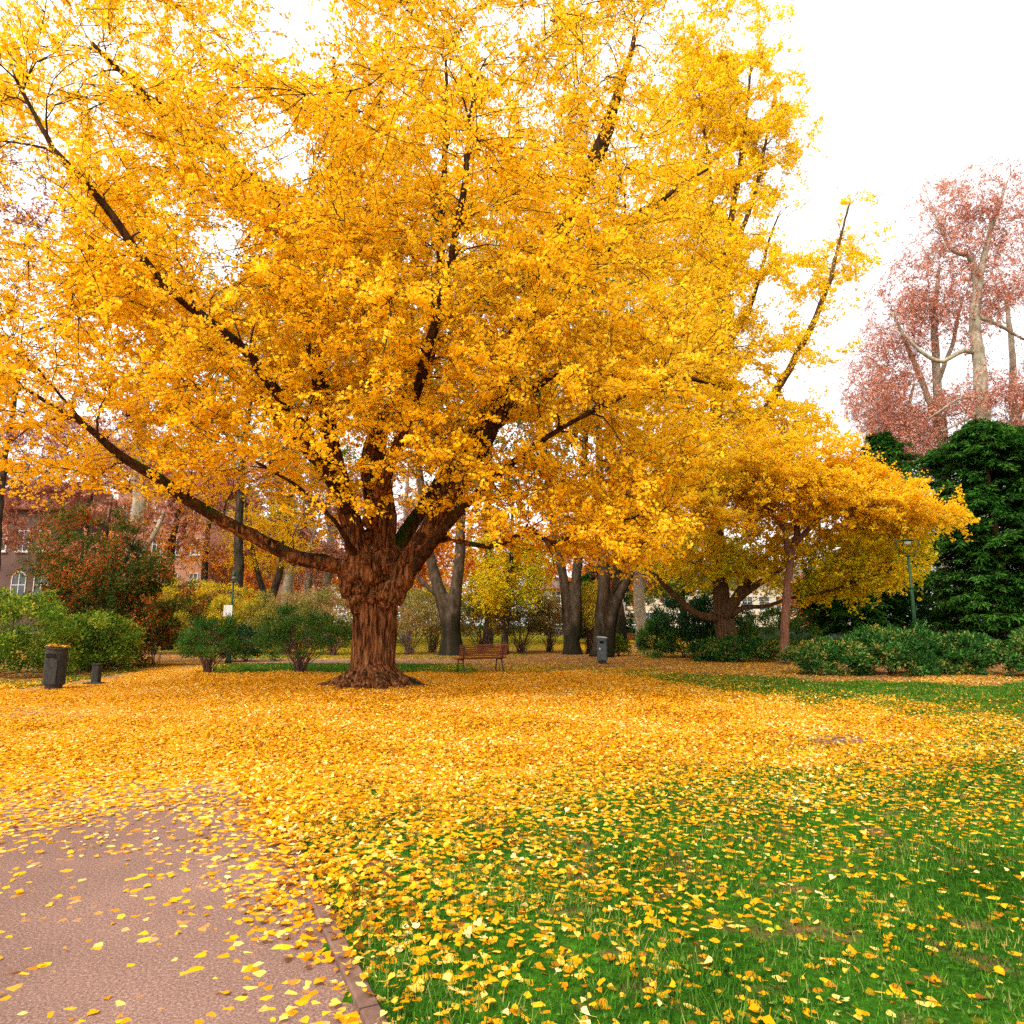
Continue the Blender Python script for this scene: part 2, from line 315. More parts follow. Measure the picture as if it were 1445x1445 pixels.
# foreground walk: right edge runs off ahead to the left; rear walk crosses behind the big tree
RE = np.array([(3.2,-6),(.85,0),(-1.31,4.55),(-2.26,6.59),(-4.9,12),(-8.1,18.5),(-10.6,23.5),(-12.0,28.3)])
LE = np.array([(-40,-6),(-40,8),(-22,12.5),(-13.6,15.6),(-12.2,17.2),(-12.1,19),(-12.8,24),(-14.3,28.3)])
REAR_F = np.array([(-60,27.0),(-14.5,28.3),(-12,28.3),(0,28.0),(6,27.0),(14,27.5),(40,30)])
REAR_B = np.array([(-60,30.5),(-14,32),(0,32),(5.0,31.6),(9,31.2),(14,31.5),(40,33.5)])
def inpoly(x, y, poly):
    c = np.zeros(len(x), bool); n = len(poly)
    for i in range(n):
        x0, y0 = poly[i]; x1, y1 = poly[(i + 1) % n]
        k = ((y0 > y) != (y1 > y)) & (x < (x1 - x0) * (y - y0) / (y1 - y0 + 1e-12) + x0)
        c ^= k
    return c
WALK = np.vstack([RE, LE[::-1]])
REAR = np.vstack([REAR_F, REAR_B[::-1]])
BRANCH = np.array([(4.2,31.5),(9.3,31),(9.5,36),(8.7,50),(8.6,60),(7.6,60),(7.4,50),(5.8,38)])
FARW = np.array([(-70,56),(70,56),(70,59),(-70,59)])
def onwalk(x, y): return inpoly(x, y, WALK) | inpoly(x, y, REAR) | inpoly(x, y, BRANCH) | inpoly(x, y, FARW)
def hnoise(x, y):
    return .012*np.sin(x*1.7+y*.6)+.010*np.sin(y*2.3-x*.9)+.008*np.sin(x*4.1+1)*np.sin(y*3.7)
def walkdist(x, y):   # signed-ish distance outside the walks along RE and LE
    d = np.full(len(x), 9.0)
    for poly in (WALK, REAR, BRANCH, FARW):
        for i in range(len(poly)):
            a = poly[i]; b = poly[(i + 1) % len(poly)]; ab = b - a
            t = np.clip(((x - a[0]) * ab[0] + (y - a[1]) * ab[1]) / (ab @ ab), 0, 1)
            d = np.minimum(d, np.hypot(x - a[0] - t * ab[0], y - a[1] - t * ab[1]))
    return d
def kerbdist(x, y):
    d = np.full(len(x), 9.0)
    for i in range(len(RE) - 1):
        a = RE[i]; ab = RE[i + 1] - a; t = np.clip(((x - a[0]) * ab[0] + (y - a[1]) * ab[1]) / (ab @ ab), 0, 1)
        d = np.minimum(d, np.hypot(x - a[0] - t * ab[0], y - a[1] - t * ab[1]))
    return d
def gz(x, y):         # height of whatever one walks on
    w = onwalk(x, y); k = kerbdist(x, y) < .11; return np.where(w, np.where(k, .012, 0.0), np.where(k, .045, .02 + hnoise(x, y)))

def ground_mesh():
    xs = np.concatenate([-np.geomspace(400, 22, 16), np.arange(-21.8, 21.9, .22), np.geomspace(22, 400, 16)])
    ys = np.concatenate([[-60, -20, -8], np.arange(-4, 36, .22), np.geomspace(36.2, 420, 26)])
    X, Y = np.meshgrid(xs, ys); x = X.ravel(); y = Y.ravel()
    w = onwalk(x, y); d = walkdist(x, y)
    z = np.where(w, -.07, .02 + hnoise(x, y) * np.clip(d * 2, 0, 1))
    V = np.stack([x, y, z], 1)
    nx, ny = len(xs), len(ys)
    i = (np.arange(ny - 1)[:, None] * nx + np.arange(nx - 1)[None]).ravel()
    me = npmesh('ground', V, quads=np.stack([i, i + 1, i + nx + 1, i + nx], 1), smooth=True)
    c = cover(x, y); c[:, 1] = np.maximum(c[:, 1], .37)
    for k, nm in enumerate(('cover', 'soil')):
        a = me.attributes.new(nm, 'FLOAT', 'POINT'); a.data.foreach_set('value', c[:, k].astype(np.float32))
    return me
def walk_mesh(polyA, polyB, name, n=90, m=36):
    def res(p, k):
        d = np.r_[0, np.cumsum(np.hypot(*np.diff(p, axis=0).T))]; t = np.linspace(0, d[-1], k)
        return np.stack([np.interp(t, d, p[:, 0]), np.interp(t, d, p[:, 1])], 1)
    A, B = res(polyA, n), res(polyB, n); t = np.linspace(0, 1, m)[None, :, None]
    P = (A[:, None] * (1 - t) + B[:, None] * t).reshape(-1, 2)
    V = np.c_[P, np.zeros(len(P))]
    i = (np.arange(n - 1)[:, None] * m + np.arange(m - 1)[None]).ravel()
    me = npmesh(name, V, quads=np.stack([i, i + m, i + m + 1, i + 1], 1), smooth=True)
    c = cover(V[:, 0], V[:, 1])
    for k, nm in enumerate(('cover', 'soil')):
        a = me.attributes.new(nm, 'FLOAT', 'POINT'); a.data.foreach_set('value', c[:, k].astype(np.float32))
    return me
def ground_mat(name, base_stops, bscale, soilcol, walk=False):
    m, nt, N, L = mat_new(name)
    g = N.new('ShaderNodeNewGeometry'); P = g.outputs['Position']
    n1 = N.new('ShaderNodeTexNoise'); n1.inputs['Scale'].default_value = bscale; n1.inputs['Detail'].default_value = 8; n1.inputs['Roughness'].default_value = .7
    L.new(P, n1.inputs['Vector']); r1 = ramp(N, base_stops); L.new(n1.outputs['Fac'], r1.inputs[0])
    # patches a metre or so wide
    n0 = N.new('ShaderNodeTexNoise'); n0.inputs['Scale'].default_value = .8; n0.inputs['Detail'].default_value = 4; L.new(P, n0.inputs['Vector'])
    hs = N.new('ShaderNodeHueSaturation'); L.new(r1.outputs[0], hs.inputs['Color'])
    mr0 = N.new('ShaderNodeMapRange'); mr0.inputs[1].default_value = .3; mr0.inputs[2].default_value = .7; mr0.inputs[3].default_value = .55 if not walk else .72; mr0.inputs[4].default_value = 1.12
    L.new(n0.outputs['Fac'], mr0.inputs[0]); L.new(mr0.outputs[0], hs.inputs['Value'])
    # soil
    a2 = N.new('ShaderNodeAttribute'); a2.attribute_name = 'soil'
    n3 = N.new('ShaderNodeTexNoise'); n3.inputs['Scale'].default_value = 14; n3.inputs['Detail'].default_value = 8; L.new(P, n3.inputs['Vector'])
    r3 = ramp(N, soilcol); L.new(n3.outputs['Fac'], r3.inputs[0])
    def thr(attr, noise, soft):
        s = N.new('ShaderNodeMath'); s.operation = 'SUBTRACT'; L.new(attr, s.inputs[0]); L.new(noise, s.inputs[1])
        q = N.new('ShaderNodeMapRange'); q.inputs[1].default_value = -soft; q.inputs[2].default_value = soft; L.new(s.outputs[0], q.inputs[0]); return q.outputs[0]
    n4 = N.new('ShaderNodeTexNoise'); n4.inputs['Scale'].default_value = 3; n4.inputs['Detail'].default_value = 6; L.new(P, n4.inputs['Vector'])
    mx = N.new('ShaderNodeMixRGB'); L.new(thr(a2.outputs['Fac'], n4.outputs['Fac'], .08), mx.inputs[0]); L.new(hs.outputs[0], mx.inputs[1]); L.new(r3.outputs[0], mx.inputs[2])
    # leaf carpet: one colour to each leaf-sized cell
    a1 = N.new('ShaderNodeAttribute'); a1.attribute_name = 'cover'
    vo = N.new('ShaderNodeTexVoronoi'); vo.inputs['Scale'].default_value = 24; L.new(P, vo.inputs['Vector'])
    sp = N.new('ShaderNodeSeparateXYZ'); L.new(vo.outputs['Color'], sp.inputs[0])
    rl = ramp(N, [(0, (.45, .15, .008)), (.4, (.70, .30, .005)), (.8, (.80, .39, .012)), (1, (.84, .54, .14))]); L.new(sp.outputs[0], rl.inputs[0])
    mxl = N.new('ShaderNodeMixRGB'); L.new(rl.outputs[0], mxl.inputs[2]); L.new(mx.outputs[0], mxl.inputs[1])
    sc = N.new('ShaderNodeMath'); sc.operation = 'MULTIPLY'; sc.inputs[1].default_value = .93; L.new(a1.outputs['Fac'], sc.inputs[0])
    L.new(thr(sc.outputs[0], sp.outputs[1], .02), mxl.inputs[0])
    p = N.new('ShaderNodeBsdfPrincipled'); p.inputs['Roughness'].default_value = .9; p.inputs['Specular IOR Level'].default_value = .0
    L.new(mxl.outputs[0], p.inputs['Base Color'])
    b = N.new('ShaderNodeBump'); b.inputs['Strength'].default_value = .6; b.inputs['Distance'].default_value = .012 if walk else .03
    L.new(n1.outputs['Fac'], b.inputs['Height']); L.new(b.outputs[0], p.inputs['Normal'])
    o = N.new('ShaderNodeOutputMaterial'); L.new(p.outputs[0], o.inputs[0])
    return m
SOIL = [(.3, (.05, .025, .015)), (.5, (.14, .07, .035)), (.62, (.26, .12, .05)), (.75, (.45, .22, .06))]
M['lawn'] = ground_mat('lawn_grass', [(.3, (.012, .035, .004)), (.5, (.025, .085, .006)), (.7, (.06, .17, .010))], 18, SOIL)
M['walk'] = ground_mat('pinkish_asphalt', [(.25, (.075, .04, .03)), (.5, (.20, .115, .086)), (.75, (.43, .28, .225))], 75, SOIL, True)
tag(mobj('ground', ground_mesh(), M['lawn']), kind='structure')
tag(mobj('path', walk_mesh(RE, LE, 'path', 120, 60), M['walk']), kind='structure')
tag(mobj('rear_path', walk_mesh(REAR_F, REAR_B, 'rear_path', 160, 10), M['walk']), kind='structure')
tag(mobj('branch_path', walk_mesh(BRANCH[[0,7,6,5]], BRANCH[[1,2,3,4]], 'branch_path', 60, 10), M['walk']), kind='structure')
tag(mobj('far_path', walk_mesh(FARW[[0,1]], FARW[[3,2]], 'far_path', 60, 4), M['cream']), kind='structure')

# kerb of the foreground walk, one stone after another
kb = MB(); Lr = np.r_[0, np.cumsum(np.hypot(*np.diff(RE, axis=0).T))]; s_ = 0.0
while s_ < Lr[-1] - 1:
    L_ = .9; p0 = np.array([np.interp(s_, Lr, RE[:, k]) for k in (0, 1)]); p1 = np.array([np.interp(s_ + L_ - .022, Lr, RE[:, k]) for k in (0, 1)])
    d = (p1 - p0) / np.linalg.norm(p1 - p0); nrm_ = np.array([d[1], -d[0]]); c = (p0 + p1) / 2 + nrm_ * .04
    R = np.array([[d[0], nrm_[0], 0], [d[1], nrm_[1], 0], [0, 0, 1]])
    kb.rbox((c[0], c[1], -.02 + random.uniform(-.004, .004)), (np.linalg.norm(p1 - p0), .085, .12), R, .01); s_ += L_
tag(kb.build('kerb', M['kerb']), kind='structure')

# ------------------------------------------------------------------ fallen leaves, grass
def sample_ground(n, y0, y1, pw, pad=1.5):
    """points of the ground in view; density falls as Y**-pw"""
    t = rng.random(n); e = 2 - pw
    y = (y0**e + t * (y1**e - y0**e)) ** (1 / e) if abs(e) > 1e-6 else y0 * (y1 / y0) ** t
    x = (rng.random(n) * 2 - 1) * (y * .78 + pad)
    return x, y
def fallen(n, y0, y1, pw, shape, smin, smax, name_, pos_only=False, thin=1.0):
    x, y = sample_ground(n, y0, y1, pw); c = cover(x, y)[:, 0]
    cl = .5 + .5 * np.sin(x * 2.1 + 1.3 * np.sin(y * 1.7)) * np.sin(y * 2.7 + 1.1 * np.sin(x * 1.3))
    p = np.where(c > .85, c, np.where(onwalk(x, y), .8, 1) * c ** 1.45 * (.55 + .9 * cl)) * thin
    k = rng.random(n) < p
    x, y = x[k], y[k]; m = len(x)
    z = gz(x, y) + .004 + rng.random(m) ** 2 * .035 * np.where(onwalk(x, y), .5, 1)
    a = rng.random(m) * 2 * pi
    tilt = .30 * np.where(onwalk(x, y), .5, 1)
    ax = np.stack([np.cos(a), np.sin(a), rng.normal(0, tilt, m)], 1)
    nr = np.stack([rng.normal(0, tilt, m), rng.normal(0, tilt, m), np.ones(m)], 1)
    s = rng.uniform(smin, smax, m)
    flip = rng.random(m) < .5; nr[flip] *= -1
    return np.stack([x, y, z], 1), s, ax, nr
parts_ = [fallen(110000, 2.2, 8, 1.0, SH_FAN, .022, .056, ''), fallen(235000, 8, 14, 1.0, SH_FAN, .028, .058, ''), fallen(410000, 14, 29, .6, SH_FAN, .038, .062, '')]
# the edge of the walk is buried beyond the near ground
nk = 9000; tt_ = rng.random(nk); sK = 2.3 + 22 * tt_; LrE = np.r_[0, np.cumsum(np.hypot(*np.diff(RE, axis=0).T))]
sK = sK + 11.2 - 2.0; kx = np.interp(sK, LrE, RE[:, 0]) + rng.normal(0, .10, nk); ky = np.interp(sK, LrE, RE[:, 1]) + rng.normal(0, .05, nk)
kk_ = rng.random(nk) < np.clip((sK - 11.5) / 1.5, .0, 1); kx, ky = kx[kk_], ky[kk_]; nk = len(kx); a = rng.random(nk) * 6.28
parts_.append((np.stack([kx, ky, .042 + rng.random(nk) * .02], 1), rng.uniform(.045, .07, nk), np.stack([np.cos(a), np.sin(a), rng.normal(0, .2, nk)], 1), np.stack([rng.normal(0, .25, nk), rng.normal(0, .25, nk), np.ones(nk)], 1)))
near_ = parts_.pop(0)
C_ = np.vstack([p[0] for p in parts_]); S_ = np.concatenate([p[1] for p in parts_]); A_ = np.vstack([p[2] for p in parts_]); N_ = np.vstack([p[3] for p in parts_])
M['fallen'] = leaf_mat('fallen_golden_leaf', [(0, (.18, .06, .015)), (.07, (.42, .15, .010)), (.25, (.70, .30, .005)), (.6, (.80, .39, .010)), (.85, (.84, .50, .06)), (1, (.86, .66, .28))], .3, .14, .5)
tag(mobj('fallen_leaves', leaf_mesh('fallen_leaves', C_, S_, SH_FAN, A_, N_), M['fallen']),
    'carpet of golden fan-shaped leaves fallen over lawn and path', 'leaves', kind='stuff')
tag(mobj('near_fallen_leaves', leaf_mesh('near_fallen_leaves', near_[0], near_[1], SH_NEAR, near_[2], near_[3]), M['fallen']),
    'scattered golden fan leaves with stalks on the nearest grass and path', 'leaves', kind='stuff')

def grass_blades():
    out = []
    for n, y0, y1, pw, w, h0, h1 in ((150000, 2.2, 7, 1.2, .006, .02, .055), (150000, 7, 15, 1.0, .011, .025, .055), (120000, 15, 28, .6, .02, .03, .06)):
        x, y = sample_ground(n, y0, y1, pw); c = cover(x, y)
        k = (~onwalk(x, y)) & (walkdist(x, y) > .07) & (rng.random(n) < (1 - .93 * np.clip(c[:, 0] * 1.05, 0, 1))) & (rng.random(n) < 1 - c[:, 1] * .95)
        cl = np.sin(x * 3.1 + 2 * np.sin(y * 1.1)) * np.sin(y * 3.9 + 2 * np.sin(x * .9)); k &= rng.random(n) < .75 + .35 * cl
        x, y = x[k], y[k]; m = len(x); a = rng.random(m) * 2 * pi; h = rng.uniform(h0, h1, m) * (1 + .25 * cl[k]); le = h * rng.uniform(.2, 1.0, m)
        ww = w * rng.uniform(.6, 1.3, m); z = gz(x, y)
        dx, dy = np.cos(a), np.sin(a)
        b0 = np.stack([x - dy * ww / 2, y + dx * ww / 2, z - .004], 1); b1 = np.stack([x + dy * ww / 2, y - dx * ww / 2, z - .004], 1)
        t = np.stack([x + dx * le, y + dy * le, z + h], 1)
        out.append(np.stack([b0, b1, t], 1))
    V = np.concatenate(out); n = len(V)
    return npmesh('grass', V.reshape(-1, 3), tris=np.arange(n * 3).reshape(-1, 3), rnd=rng.random(n))
M['grass'] = leaf_mat('grass_blade', [(0, (.012, .040, .005)), (.5, (.052, .155, .014)), (.88, (.13, .30, .025)), (1, (.38, .33, .10))], .4, .25, 1.5)
tag(mobj('grass', grass_blades(), M['grass']), 'short green lawn grass showing between the fallen leaves', 'grass', kind='stuff')
# broad little weed leaves in the near lawn
x, y = sample_ground(30000, 2.5, 12, 1.0); c = cover(x, y)
cl = np.sin(x * 1.9 + 2 * np.sin(y * 1.3)) * np.sin(y * 2.3 + 2 * np.sin(x * 1.7))
k = (~onwalk(x, y)) & (walkdist(x, y) > .1) & (rng.random(len(x)) < .5 + .5 * cl) & (c[:, 0] < .8)
x, y = x[k], y[k]; m_ = len(x); a = rng.random(m_) * 6.28
tag(mobj('clover_leaves', leaf_mesh('clover_leaves', np.stack([x, y, gz(x, y) + .02], 1), rng.uniform(.016, .036, m_), SH_OVAL, np.stack([np.cos(a), np.sin(a), rng.normal(.2, .3, m_)], 1), np.stack([rng.normal(0, .3, m_), rng.normal(0, .3, m_), np.ones(m_)], 1)), M['midgreen']),
    'small broad weed leaves growing among the near grass', 'weeds', kind='stuff')

# ------------------------------------------------------------------ trees
def ell_samples(n, ells, shell=0.35):
    """points in a union of ellipsoids (cx,cy,cz,rx,ry,rz[,weight]); shell<1 favours the outside"""
    w = np.array([e[3] * e[4] * e[5] * (e[6] if len(e) > 6 else 1) for e in ells]); w = w / w.sum()
    idx = rng.choice(len(ells), n, p=w)
    E = np.array([e[:6] for e in ells])[idx]
    d = norm(rng.normal(size=(n, 3))); r = rng.random(n) ** shell
    return E[:, :3] + d * r[:, None] * E[:, 3:6]
def grow(limbs, targets, step=.3, wob=.05, rk=.010, rmin=.006, up=.15):
    """limbs: list of (P (k,3), R (k,)). Each target gets a bough from the nearest node. Returns the new boughs."""
    P = np.vstack([l[0] for l in limbs]); R = np.concatenate([l[1] for l in limbs])
    D = np.vstack([norm(np.gradient(l[0], axis=0)) for l in limbs])
    cap = len(P) + len(targets) * 60
    PB = np.zeros((cap, 3)); RB = np.zeros(cap); DB = np.zeros((cap, 3)); n = len(P)
    PB[:n] = P; RB[:n] = R; DB[:n] = D
    d0 = np.array([np.min(((P - t) ** 2).sum(1)) for t in targets]); order = np.argsort(d0)
    boughs = []
    for j in order:
        T = targets[j]; v = T - PB[:n]; dist = np.sqrt((v * v).sum(1)); cs = (v * DB[:n]).sum(1) / np.maximum(dist, 1e-6)
        cost = dist * (1.25 - .45 * cs) + .25 / (RB[:n] * 20 + .2)
        i = int(np.argmin(cost)); L = dist[i]
        if L < .3: continue
        p0 = PB[i]; k = max(4, int(L / step) + 1); t = np.linspace(0, 1, k)[:, None]
        c = p0 + DB[i] * L * .25 + (T - p0) * .22 + np.array([0, 0, up * L])
        pts = (1 - t) ** 2 * p0 + 2 * t * (1 - t) * c + t * t * T
        w = rng.normal(0, wob, (k, 3)); w[0] = 0; pts = pts + np.cumsum(w, 0) * .5
        r0 = min(.62 * RB[i], rk * L + .008); r = np.linspace(r0, rmin, k)
        boughs.append((pts, r))
        m = k - 1
        if n + m < cap:
            PB[n:n+m] = pts[1:]; RB[n:n+m] = r[1:]; DB[n:n+m] = norm(np.gradient(pts, axis=0))[1:]; n += m
    return boughs
def many_tubes(lines, sides):
    Vs, Qs, n = [], [], 0
    for P, R in lines:
        V, Q = tubes(np.asarray(P)[None], np.asarray(R)[None], sides); Vs.append(V); Qs.append(Q + n); n += len(V)
    return np.vstack(Vs), np.vstack(Qs)
def batch_tubes(P, R, sides=3): return tubes(P, R, sides)
def join_vq(a, b):
    if a is None: return b
    return np.vstack([a[0], b[0]]), np.vstack([a[1], b[1] + len(a[0])])
def twigs(src, n, l0, l1, spread=.9, up=.1, droop=.15, r=.008, k=6, wsel=None, flat=1.0):
    """n twigs springing from the source polylines; returns (n,k,3),(n,k)"""
    P = np.vstack([s[0][1:] for s in src]); D = np.vstack([norm(np.gradient(s[0], axis=0))[1:] for s in src]); R = np.concatenate([s[1][1:] for s in src])
    w = 1 / (R + .03); 
    if wsel is not None: w = w * wsel(P)
    i = rng.choice(len(P), n, p=w / w.sum())
    d = norm(D[i] * .75 + norm(rng.normal(size=(n, 3))) * spread)
    d[:, 2] *= flat; d = norm(d + np.array([0, 0, up]))
    L = rng.uniform(l0, l1, n); t = np.linspace(0, 1, k)
    pts = P[i][:, None] + d[:, None] * (L[:, None] * t)[..., None]
    pts[..., 2] -= (droop * L)[:, None] * t ** 2
    b = rng.normal(0, .09, (n, 3)) * L[:, None]
    pts += b[:, None] * (np.sin(t * pi))[None, :, None]
    rr = r * (.5 + .5 * L / l1)[:, None] * (1 - .6 * t)[None]
    return pts, rr
def subtwigs(P, R, per, l0, l1, spread=.9, up=.0, r=.005, k=4, flat=1.0):
    n, kk, _ = P.shape; m = n * per; i = rng.integers(0, n, m); j = rng.integers(1, kk, m)
    D = norm(P[i, j] - P[i, j - 1]); d = norm(D * .8 + norm(rng.normal(size=(m, 3))) * spread); d[:, 2] *= flat; d = norm(d + np.array([0, 0, up]))
    L = rng.uniform(l0, l1, m); t = np.linspace(0, 1, k)
    pts = P[i, j][:, None] + d[:, None] * (L[:, None] * t)[..., None]; pts[..., 2] -= (.12 * L)[:, None] * t ** 2
    return pts, r * (1 - .6 * t)[None] * np.ones((m, 1))
def leaves_on(P, per_m, cluster, sz, jit=.03, hang=.3, t0=.1):
    """clusters of leaves on spurs along polylines"""
    n, k, _ = P.shape; L = np.linalg.norm(np.diff(P, axis=1), axis=2).sum(1)
    cnt = rng.poisson(L * per_m * (1 - t0)); i = np.repeat(np.arange(n), cnt); m = len(i)
    t = t0 + (1 - t0) * rng.random(m); q = t * (k - 1); j = np.minimum(q.astype(int), k - 2); f = (q - j)[:, None]
    C = P[i, j] * (1 - f) + P[i, j + 1] * f
    c2 = rng.poisson(cluster, m); ii = np.repeat(np.arange(m), c2); C = C[ii]; n2 = len(C)
    ax = norm(rng.normal(size=(n2, 3)) - np.array([0, 0, hang]))
    C = C + ax * (rng.random(n2)[:, None] * jit + .012) + rng.normal(0, .008, (n2, 3))
    return C, rng.uniform(sz[0], sz[1], n2), ax

def trunk_mesh(name, lines, sides=12, flare=None, vox=None, bumps=0.0, extra=None):
    """lines: list of (P,R). Fused by a voxel remesh when vox is set."""
    Vs, Qs, n = [], [], 0; caps = []
    for P, R in lines:
        V, Q = tubes(P[None], R[None], sides)
        Vs.append(V); Qs.append(Q + n)
        for e, rev in ((0, 1), (len(P) - 1, 0)):
            ring = n + e * sides + np.arange(sides); caps.append(ring[::-1] if rev else ring)
        n += len(V)
    V = np.vstack(Vs); Q = np.vstack(Qs)
    faces = [tuple(q) for q in Q] + [tuple(c) for c in caps]
    Vl = [tuple(p) for p in V]
    if extra:
        for EV, EF in extra:
            k = len(Vl); Vl += [tuple(p) for p in EV]; faces += [tuple(i + k for i in f) for f in EF]
    me = bpy.data.meshes.new(name); me.from_pydata(Vl, [], faces); me.update()
    if vox:
        o = bpy.data.objects.new('tmp', me); COL.objects.link(o)
        md = o.modifiers.new('r', 'REMESH'); md.mode = 'VOXEL'; md.voxel_size = vox; md.use_smooth_shade = True
        s2 = o.modifiers.new('s', 'SMOOTH'); s2.iterations = 4; s2.factor = .6
        dg = bpy.context.evaluated_depsgraph_get()
        me2 = bpy.data.meshes.new_from_object(o.evaluated_get(dg)); bpy.data.objects.remove(o); me = me2; me.name = name
    for p in me.polygons: p.use_smooth = True
    return me
def blob(c, r, n=10, m=7, jit=.12):
    V = []
    for j in range(m + 1):
        th = pi * j / m
        for i in range(n):
            ph = 2 * pi * i / n; k = 1 + random.uniform(-jit, jit)
            V.append((c[0] + r[0] * sin(th) * cos(ph) * k, c[1] + r[1] * sin(th) * sin(ph) * k, c[2] + r[2] * cos(th) * k))
    Fq = [(j*n+i, (j+1)*n+i, (j+1)*n+(i+1) % n, j*n+(i+1) % n) for j in range(m) for i in range(n)]
    return V, Fq
def displace(me, fn):
    n = len(me.vertices); co = np.empty(n * 3, dtype=np.float32); me.vertices.foreach_get('co', co); co = co.reshape(-1, 3)
    no = np.empty(n * 3, dtype=np.float32); me.vertices.foreach_get('normal', no); no = no.reshape(-1, 3)
    co = co + no * fn(co)[:, None]; me.vertices.foreach_set('co', co.astype(np.float32).ravel()); me.update()

def crown(root, org, mat, boughs, nt, tw, sub, lf, bough_mat=None, bsides=5, wsel=None, shape=SH_FAN, spread=.9, up=.1, droop=.15, name='crown', keep=None, twmat=None, hang=.3, rndf=None, flat=1.0):
    """adds the boughs-and-twigs mesh and the leaf mesh under root; lf=(per_m, cluster, smin, smax)"""
    P, R = twigs(boughs, nt, tw[0], tw[1], spread=spread, up=up, droop=droop, r=tw[2], wsel=wsel, flat=flat)
    SP, SR = subtwigs(P, R, sub[0], sub[1], sub[2], r=tw[2] * .6, flat=flat)
    if keep is not None:
        k = keep(P[:, -1]); P, R = P[k], R[k]; k = keep(SP[:, -1]); SP, SR = SP[k], SR[k]
    vq = many_tubes(boughs, bsides) if boughs else None
    vq = join_vq(vq, batch_tubes(P, R)); vq = join_vq(vq, batch_tubes(SP, SR))
    b = mobj('branches', npmesh('branches', vq[0], quads=vq[1], smooth=True), bough_mat or M['twig'], root, org)
    C1, s1, a1 = leaves_on(P, lf[0], lf[1], lf[2:4], hang=hang); C2, s2, a2 = leaves_on(SP, lf[0], lf[1], lf[2:4], hang=hang)
    C = np.vstack([C1, C2]); s = np.r_[s1, s2]; a = np.vstack([a1, a2])
    if keep is not None: k = keep(C); C, s, a = C[k], s[k], a[k]
    o = mobj(name, leaf_mesh(name, C, s, shape, a, rnd=rndf(C) if rndf else None), mat, root, org)
    return len(C)
def L3(pts, step=.25, wob=.02):   # pts (u,v,Y,r) -> polyline with radii
    A = np.array([list(at(u, v, Y)) + [r] for u, v, Y, r in pts]); C = catmull(A, step, wob)
    return C[:, :3], np.maximum(C[:, 3], .01)

# ---- the great ginkgo
G0 = gnd(528, 968); TY = G0[1]
big = empty('ginkgo_tree', G0, 'huge old golden ginkgo with burled trunk and spreading boughs, standing on the leaf carpet', 'tree')
def ax_(v): return at(528 + (900 - v) * .05, v, TY)
prof = [(975, .68), (962, .64), (950, .60), (935, .575), (900, .56), (870, .56), (850, .57), (832, .63), (815, .70), (795, .70), (778, .60), (762, .42)]
tp = np.array([list(ax_(v)) + [r] for v, r in prof]); tc_ = catmull(tp, .08)
lines = [(tc_[:, :3], tc_[:, 3])]
# roots running out over the ground
for ang, ln, r0 in ((200, 1.15, .24), (235, .9, .26), (262, .75, .3), (290, .85, .28), (318, 1.0, .22), (345, 1.5, .15), (20, 1.0, .2), (70, 1.0, .2), (120, .9, .22), (165, 1.1, .22), (180, .9, .2)):
    a = radians(ang); dx, dy = cos(a), sin(a)
    pr = np.array([(G0[0] + dx * .30, G0[1] + dy * .30, .75, r0 * .6), (G0[0] + dx * .52, G0[1] + dy * .52, .30, r0 * .85), (G0[0] + dx * .52 + dx * ln * .35, G0[1] + dy * (.52 + ln * .35), .07, r0 * .75), (G0[0] + dx * (.5 + ln * .72), G0[1] + dy * (.5 + ln * .72), -.01, r0 * .5), (G0[0] + dx * (.5 + ln), G0[1] + dy * (.5 + ln), -.06, r0 * .2)])
    c = catmull(pr, .08, .012); lines.append((c[:, :3], np.maximum(c[:, 3], .02)))
